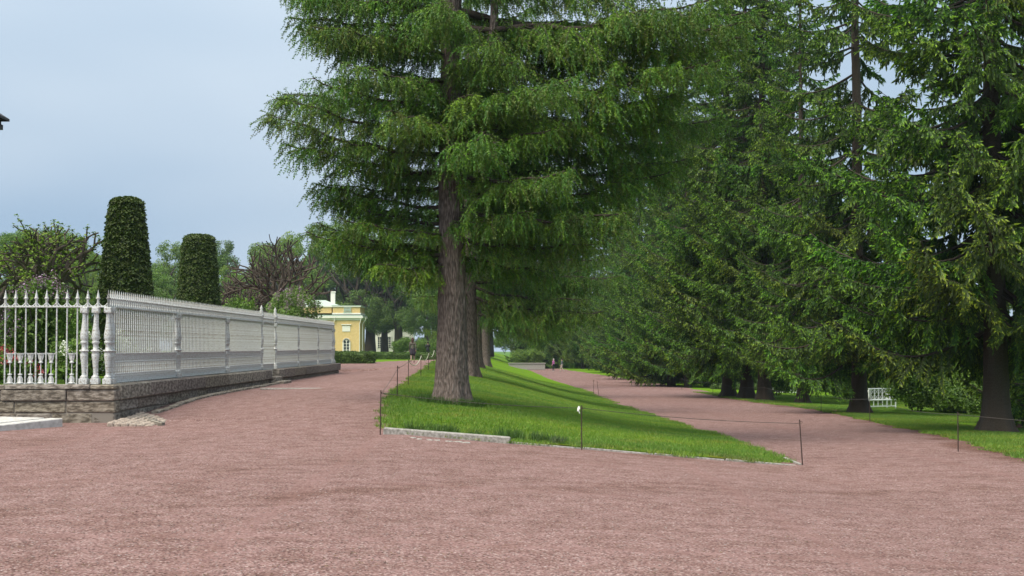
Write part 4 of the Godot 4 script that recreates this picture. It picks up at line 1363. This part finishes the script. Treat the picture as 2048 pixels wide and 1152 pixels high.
func far_things() -> void:
	var leaf := leaf_ball(501, 60, .75, .26, [Color(.09, .17, .022), Color(.115, .20, .028), Color(.075, .14, .02)], M.leaf)
	var leaf2 := leaf_ball(502, 50, .75, .28, [Color(.15, .23, .03), Color(.12, .20, .03)], M.leaf)
	var grp := "tall broadleaf trees beyond the garden"
	var t1 := broadleaf(511, 27.0, 8.5, .75, 1150, leaf, "tall broadleaf tree behind the yellow building", Vector3(-32.5, .2, -285.0), grp, M.bark_dark)
	var t2 := broadleaf(512, 24.0, 8.0, .7, 900, leaf2, "loose pale green tree above the bare pollarded tree", Vector3(-42.0, .2, -275.0), grp, M.bark_dark)
	var t3 := broadleaf(513, 21.0, 7.5, .8, 1000, leaf, "broadleaf tree with thick dark trunk right of the yellow building", Vector3(-20.6, .2, -272.0), grp, M.bark_dark)
	for e in [[-26.2, 277.0, 3, 1.15], [-13.5, 262.0, 1, .8], [-9.0, 255.0, 3, 1.0], [-4.0, 265.0, 1, .9], [-28.0, 330.0, 1, 1.0], [-18.0, 320.0, 2, 1.1], [-8.0, 330.0, 1, 1.0], [-40.0, 320.0, 3, 1.2]]:
		copy([t1, t2, t3][int(e[2]) - 1], Vector3(e[0], .2, -e[1]), e[1], e[3], "tall broadleaf tree with dark trunk in the wood behind the hedge", grp)
	var g2 := "hazy broadleaf trees behind the garden on the left"
	for e in [[-55.0, 270.0, 1, .82], [-63.0, 260.0, 2, .9], [-72.0, 240.0, 3, 1.0], [-58.0, 240.0, 3, .75], [-80.0, 255.0, 1, .85], [-49.0, 300.0, 2, 1.0], [-36.0, 200.0, 2, .55], [-45.0, 190.0, 3, .55], [-52.0, 185.0, 2, .6], [-60.0, 180.0, 1, .6]]:
		copy([t1, t2, t3][int(e[2]) - 1], Vector3(e[0], .2, -e[1]), e[1] * 2, e[3], "hazy green tree standing behind the clipped garden trees", g2)
	# yellow garden building
	var t := thing("yellow_pavilion", Vector3(-28.5, .3, -258.0), "yellow stuccoed pavilion with green roof, arched window and pale cornice", "building")
	var b := MB.new()
	b.box(Vector3(0, 2.95, -4.0), Vector3(4.8, 5.9, 8.0)); b.box(Vector3(-7.3, 2.95, -4.6), Vector3(9.8, 5.9, 7.6))
	part("wall", b.mesh(M.yellow), t)
	b = MB.new()
	b.box(Vector3(.02, 6.0, -4.0), Vector3(5.1, .35, 8.3)); b.box(Vector3(.02, 6.35, -4.0), Vector3(5.7, .35, 8.8)); b.box(Vector3(.02, 6.95, -4.0), Vector3(4.9, .25, 8.1))
	b.box(Vector3(-7.4, 6.0, -4.6), Vector3(9.9, .35, 7.9)); b.box(Vector3(-7.4, 6.35, -4.6), Vector3(9.6, .35, 8.4))
	b.box(Vector3(0, 8.2, -4.0), Vector3(5.0, .22, 8.2)); b.box(Vector3(-7.4, 8.2, -4.6), Vector3(9.8, .22, 7.8))
	part("cornice", b.mesh(M.trim), t)
	b = MB.new()
	b.box(Vector3(0, 6.62, -4.0), Vector3(5.6, .18, 8.7)); b.box(Vector3(-7.4, 6.62, -4.6), Vector3(9.4, .18, 8.3)); b.box(Vector3(0, 8.34, -4.0), Vector3(5.1, .06, 8.3))
	var q := [Vector3(-11, 8.3, -.9), Vector3(-1.2, 8.3, -.9), Vector3(-1.2, 8.3, -8.2), Vector3(-11, 8.3, -8.2)]
	var r0 := Vector3(-4.2, 9.4, -4.5)
	var r1 := Vector3(-8, 9.4, -4.5)
	var oo := Vector3(-6, 7, -4.5)
	b.quad_out(q[0], q[1], r0, r1, oo, Color.WHITE); b.tri_out(q[1], q[2], r0, oo, Color.WHITE); b.quad_out(q[2], q[3], r1, r0, oo, Color.WHITE); b.tri_out(q[3], q[0], r1, oo, Color.WHITE)
	var rf := part("roof", b.mesh(M.green_roof), t)
	b = MB.new()
	b.box(Vector3(-2.7, 9.6, -3.4), Vector3(.75, 2.4, .75)); b.box(Vector3(-2.7, 10.8, -3.4), Vector3(.9, .2, .9))
	part("chimney", b.mesh(M.trim), rf)
	b = MB.new()
	b.box(Vector3(0, 7.6, -4.0), Vector3(4.7, 1.1, 7.9)); b.box(Vector3(-7.4, 7.6, -4.6), Vector3(9.5, 1.1, 7.5))
	part("parapet", b.mesh(M.yellow), t)
	b = MB.new()
	for k in 6: b.lathe([Vector2(.10, 0), Vector2(.06, .2), Vector2(.12, .5), Vector2(.06, .8), Vector2(.10, 1.0)], 6, Vector3(-.35 + k * .22, 7.1, .02))
	b.box(Vector3(.2, 7.1, 0), Vector3(1.5, .1, .14)); b.box(Vector3(.2, 8.08, 0), Vector3(1.5, .1, .14))
	part("balustrade", b.mesh(M.green_roof), t)
	windowed(t, Vector3(.05, -.1, 0.02), 1.15, 2.75, true)
	b = MB.new()
	b.box(Vector3(.0, 4.35, .03), Vector3(1.35, .95, .08))
	part("plaque", b.mesh(M.trim), t)
	b = MB.new()
	b.box(Vector3(.0, 5.05, .08), Vector3(1.7, .14, .22))
	part("plaque_hood", b.mesh(M.trim), t)
	for s in [[2.3, .1, .3], [2.75, -.5, .6], [-2.2, .1, .3]]:
		b = MB.new()
		b.tube([Vector3(s[0] + s[2], 6.3, s[1] + .3), Vector3(s[0] + s[2] * .9, 5.9, s[1] + .25), Vector3(s[0], 5.2, s[1]), Vector3(s[0], -.2, s[1])], [.07, .07, .07, .07], 6)
		part("downpipe", b.mesh(M.trim), t)
	# paler building glimpsed between trunks
	t = thing("pale_building", Vector3(-27.2, .3, -345.0), "pale distant building with green roof glimpsed between dark trunks", "building")
	b = MB.new()
	b.box(Vector3(0, 3.0, -3), Vector3(9, 6.0, 6))
	part("wall", b.mesh(M.trim), t)
	b = MB.new()
	b.box(Vector3(0, 6.2, -3), Vector3(9.6, .4, 6.6)); b.lathe([Vector2(1.9, 6.4), Vector2(1.7, 7.6), Vector2(1.0, 8.6), Vector2(.2, 9.1), Vector2(.1, 10.2)], 10, Vector3(-.6, 0, -3))
	part("roof", b.mesh(M.green_roof), t)
	for k in 4: windowed(t, Vector3(-3.2 + k * 2.1, 1.0, .02), 1.0, 2.6, false)
	# hedges
	var hl := leaf_ball(521, 26, .2, .10, [Color(.06, .12, .014), Color(.09, .16, .02), Color(.045, .085, .012)], M.leaf)
	hedge(Vector3(-12.3, .36, -107.5), Vector3(4.6, .78, 2.4), 700, hl, "thick clipped hedge at the end of the white fence", "clipped hedges", 531)
	hedge(Vector3(-9.8, .28, -146.0), Vector3(9.4, .62, 1.2), 800, hl, "long low clipped hedge in front of the far dark trunks", "clipped hedges", 532)
	for k in 5: hedge(Vector3(19.5 + k * .6, ground_y(19.5, -(112.0 + k * 9)), -(112.0 + k * 9)), Vector3(9.0, .45, 1.0), 420, hl, ["nearest", "second nearest", "middle", "second farthest", "farthest"][k] + " low hedge row on the lawn between spruce trunks", "low hedge rows on the lawn", 540 + k)
	# shrub bank on the right
	var br := leaf_ball(551, 40, .34, .15, [Color(.13, .23, .022), Color(.16, .26, .03), Color(.09, .17, .018)], M.leaf)
	rng.seed = 77
	var spots := []
	for k in 16: spots.append([18.0 + k * 1.9 + rr(-.4, .4), 66.0 + 16.0 * absf(sin(k * 1.7)) + k * .4, rr(2.0, 3.2), rng.randi() % 9999])
	for k in 12: spots.append([16.6 + k * 1.7, 93.0 - k * 1.2 + rr(-2, 2), rr(2.2, 3.4), rng.randi() % 9999])
	for k in range(3, 9): spots.append([16.8 + k * .9, 72.0 - k * 2.3, rr(1.3, 2.0), rng.randi() % 9999])
	for s in spots: shrub("wild_shrub", s[3], Vector3(3.2, s[2], 2.8), br, 210, at(s[0], s[1], -.1), "bright leafy bush in the undergrowth bank behind the spruces", "undergrowth bushes on the right", null, 0, 4)
	for k in 14: shrub("wild_shrub", 900 + k, Vector3(7.0, 3.2 + (k % 3), 4.0), br, 330, Vector3(-22.0 + k * 4.1, -1.6 if k > 5 else .2, -(232.0 + 14 * (k % 2) + (75.0 if k < 6 else 0.0))), "leafy thicket between the trunks at the far end of the paths", "far thickets", null, 0, 4)

func small_things() -> void:
	for k in 5: shrub("wild_shrub", 960 + k, Vector3(3.6, 2.8, 2.6), M.bushy, 260, Vector3(-13.6 + k * 2.3, .2, -(186.0 + 3 * (k % 2))), "leafy thicket between the trunks at the far end of the paths", "far thickets", null, 0, 4)
	# kerb at the front of the bank
	var t := thing("kerb", Vector3(0, 0, -27.2), "worn granite kerb along the front edge of the grass bank", "kerb")
	var b := MB.new()
	b.box(Vector3(0, 0, 0), Vector3(2.3, .24, .16), Color.WHITE, .02)
	part("kerb_stone", b.mesh(M.pale_stone), t, Vector3(-1.18, -.065, 0), Vector3(0, 0, -.075))
	for k in 4:
		b = MB.new()
		b.box(Vector3.ZERO, Vector3(1.27, .12, .05), Color.WHITE, .008)
		var x := .62 + k * 1.29
		part("edging_board", b.mesh(M.pale_stone), t, Vector3(x, ground_y(x, -27.2) - .028, 0), Vector3(0, 0, -.09))
	b = MB.new()
	b.box(Vector3.ZERO, Vector3(.05, .12, 1.6), Color.WHITE, .008)
	part("edging_board", b.mesh(M.pale_stone), t, Vector3(5.22, ground_y(5.2, -27.9) - .02, -.85))
	# half buried stones
	rng.seed = 3
	for k in 7:
		var cb := MB.new()
		cb.lathe([Vector2(.5, -.5), Vector2(.52, .0), Vector2(.44, .32), Vector2(.001, .42)], 7)
		for i in cb.v.size(): cb.v[i] += ball() * .07
		var o := single("flat_stone", cb.mesh(M.pale_stone), at(-1.75 + k * .155 + rr(-.03, .03), 26.35 + rr(-.18, .18), -.005), "pale flat stone half buried in the gravel before the kerb", "stone", "half buried stones")
		o.scale = Vector3(rr(.1, .2), .05, rr(.1, .2))
	# stakes and ropes round the bank
	var h := .80
	var ls := [[-2.37, 27.05], [-2.73, 35.7], [-3.02, 43.7], [-3.16, 52.0], [-3.34, 60.0], [-3.75, 72.0], [-4.2, 86.0]]
	var words := ["at the left end of the kerb", "second from the kerb along the left path", "third from the kerb along the left path", "fourth from the kerb along the left path", "fifth from the kerb, just left of the big trunk", "sixth along the left path, hidden by the trunk", "seventh along the left path, hidden by the trunk"]
	for k in ls.size():
		stake(at(ls[k][0], ls[k][1]), h, Vector2(.01, 0), "thin rusty rope stake " + words[k])
		if k: rope(at(ls[k - 1][0] + .02, ls[k - 1][1], h - .05), at(ls[k][0] + .02, ls[k][1], h - .05), .03 if k < 3 else .22, .005 if k < 3 else .012, M.rope if k < 3 else M.pale_rope, ["", "thin rope from the kerb stake to the second left stake", "thin rope from the second to the third left stake", "pale slack rope from the third to the fourth left stake", "pale slack rope from the fourth to the fifth left stake", "pale slack rope running behind the big trunk", "pale slack rope beyond the big trunk"][k])
	stake(at(1.25, 27.0), h, Vector2(0, 0), "thin rusty rope stake with white ribbon at the middle of the bank front")
	stake(at(5.26, 27.25), h + .02, Vector2(-.05, 0), "leaning rusty rope stake at the right tip of the bank")
	rope(at(-2.35, 27.05, h - .05), at(1.25, 27.0, h - .05), .05, .005, M.rope, "thin rope across the bank front, left half")
	rope(at(1.25, 27.0, h - .05), at(5.2, 27.25, h - .05), .05, .005, M.rope, "thin rope across the bank front, right half")
	b = MB.new()
	b.tube([Vector3(0, .0, .0), Vector3(.012, -.05, .02), Vector3(-.01, -.10, .02), Vector3(.02, -.17, .01)], [.012, .02, .012, .008], 5)
	b.tube([Vector3(0, .0, .0), Vector3(-.02, -.05, .0), Vector3(-.035, -.12, .02)], [.012, .014, .008], 5)
	single("ribbon", b.mesh(M.ribbon), at(1.20, 26.97, h - .02), "small white ribbon tied to the middle rope stake", "ribbon").scale = Vector3.ONE * .75
	stake(at(5.05, 93.0, 0), .9, Vector2(.0, 0), "left one of two thin stakes beside the right path edge of the bank")
	stake(at(5.1, 88.0, 0), .9, Vector2(-.12, 0), "leaning right one of two stakes at the right edge of the bank")
	var rs := [[9.25, 31.2], [11.9, 50.0], [12.75, 62.0], [12.75, 76.0], [12.3, 92.0], [12.2, 108.0]]
	for k in rs.size():
		stake(at(rs[k][0], rs[k][1]), .82, Vector2(0, 0), "thin rope stake on the right lawn edge, %s counted from the front" % ["first", "second", "third", "fourth", "fifth", "sixth"][k])
		if k: rope(at(rs[k - 1][0], rs[k - 1][1], .77), at(rs[k][0], rs[k][1], .77), .12, .006, M.rope, "thin rope along the right lawn edge, %s span from the front" % ["", "first", "second", "third", "fourth", "fifth"][k])
	rope(at(9.25, 31.2, .77), at(12.9, 24.0, .77), .1, .006, M.rope, "thin rope leaving the picture at the right edge")
	stake(at(12.9, 24.0), .82, Vector2.ZERO, "thin rope stake outside the right edge of the picture")
	# benches
	bench(at(17.05, 70.0), PI + .55, "white slatted garden bench behind the forked spruce trunk")
	bench(at(18.7, 103.0), -.9, "small far white bench seen from its side")
	# people
	var skin := Color(.45, .28, .20)
	var w := body_bones(Color(.085, .085, .06), Color(.022, .018, .028), Color(.30, .20, .16), Color(.015, .012, .012), .8, true)
	person(at(-6.95, 105.0), .0, 1.0, w, [[Vector3(0, 1.66, .01), Vector3(0, 1.60, .03), .10, .105], [Vector3(0, 1.58, .04), Vector3(0, 1.40, .06), .10, .075]], Color(.05, .022, .012), "person with brown hair, olive top and dark skirt walking away on the left path")
	var m := body_bones(Color(.012, .013, .018), Color(.012, .012, .016), skin, Color(.012, .012, .012), .1, false, 1.0)
	person(at(-8.85, 158.0), .0, 1.05, m, [[Vector3(0, 1.67, .01), Vector3(0, 1.62, .03), .098, .09]], Color(.012, .01, .01), "person in dark clothes standing beside the big trunk with raised hands")
	var p := body_bones(Color(.50, .16, .40), Color(.012, .013, .02), skin, Color(.3, .3, .3), .4, false)
	person(at(5.75, 208.0), 1.2, 1.02, p, [[Vector3(0, 1.66, .01), Vector3(0, 1.60, .03), .10, .10]], Color(.35, .33, .30), "person in a pink jacket and dark trousers far along the right path")
	var g := body_bones(Color(.10, .11, .13), Color(.40, .36, .30), skin, Color(.3, .3, .3), .9, false)
	person(at(6.85, 206.0), 1.4, 1.0, g, [[Vector3(0, 1.67, .01), Vector3(0, 1.62, .03), .098, .09]], Color(.03, .02, .015), "person in pale trousers and dark top far along the right path")
	# low grey parapet at the far end of the right path
	t = thing("low_parapet", Vector3(2.2, ground_y(2.2, -222.0), -222.0), "low grey parapet at the far end of the right path", "parapet")
	b = MB.new()
	b.box(Vector3(0, .45, 0), Vector3(5.4, .9, .4), Color.WHITE, .03)
	part("wall", b.mesh(M.pale_stone), t)
	b = MB.new()
	b.box(Vector3(0, .96, 0), Vector3(5.6, .12, .6), Color.WHITE, .02)
	part("coping", b.mesh(M.pale_stone), t)
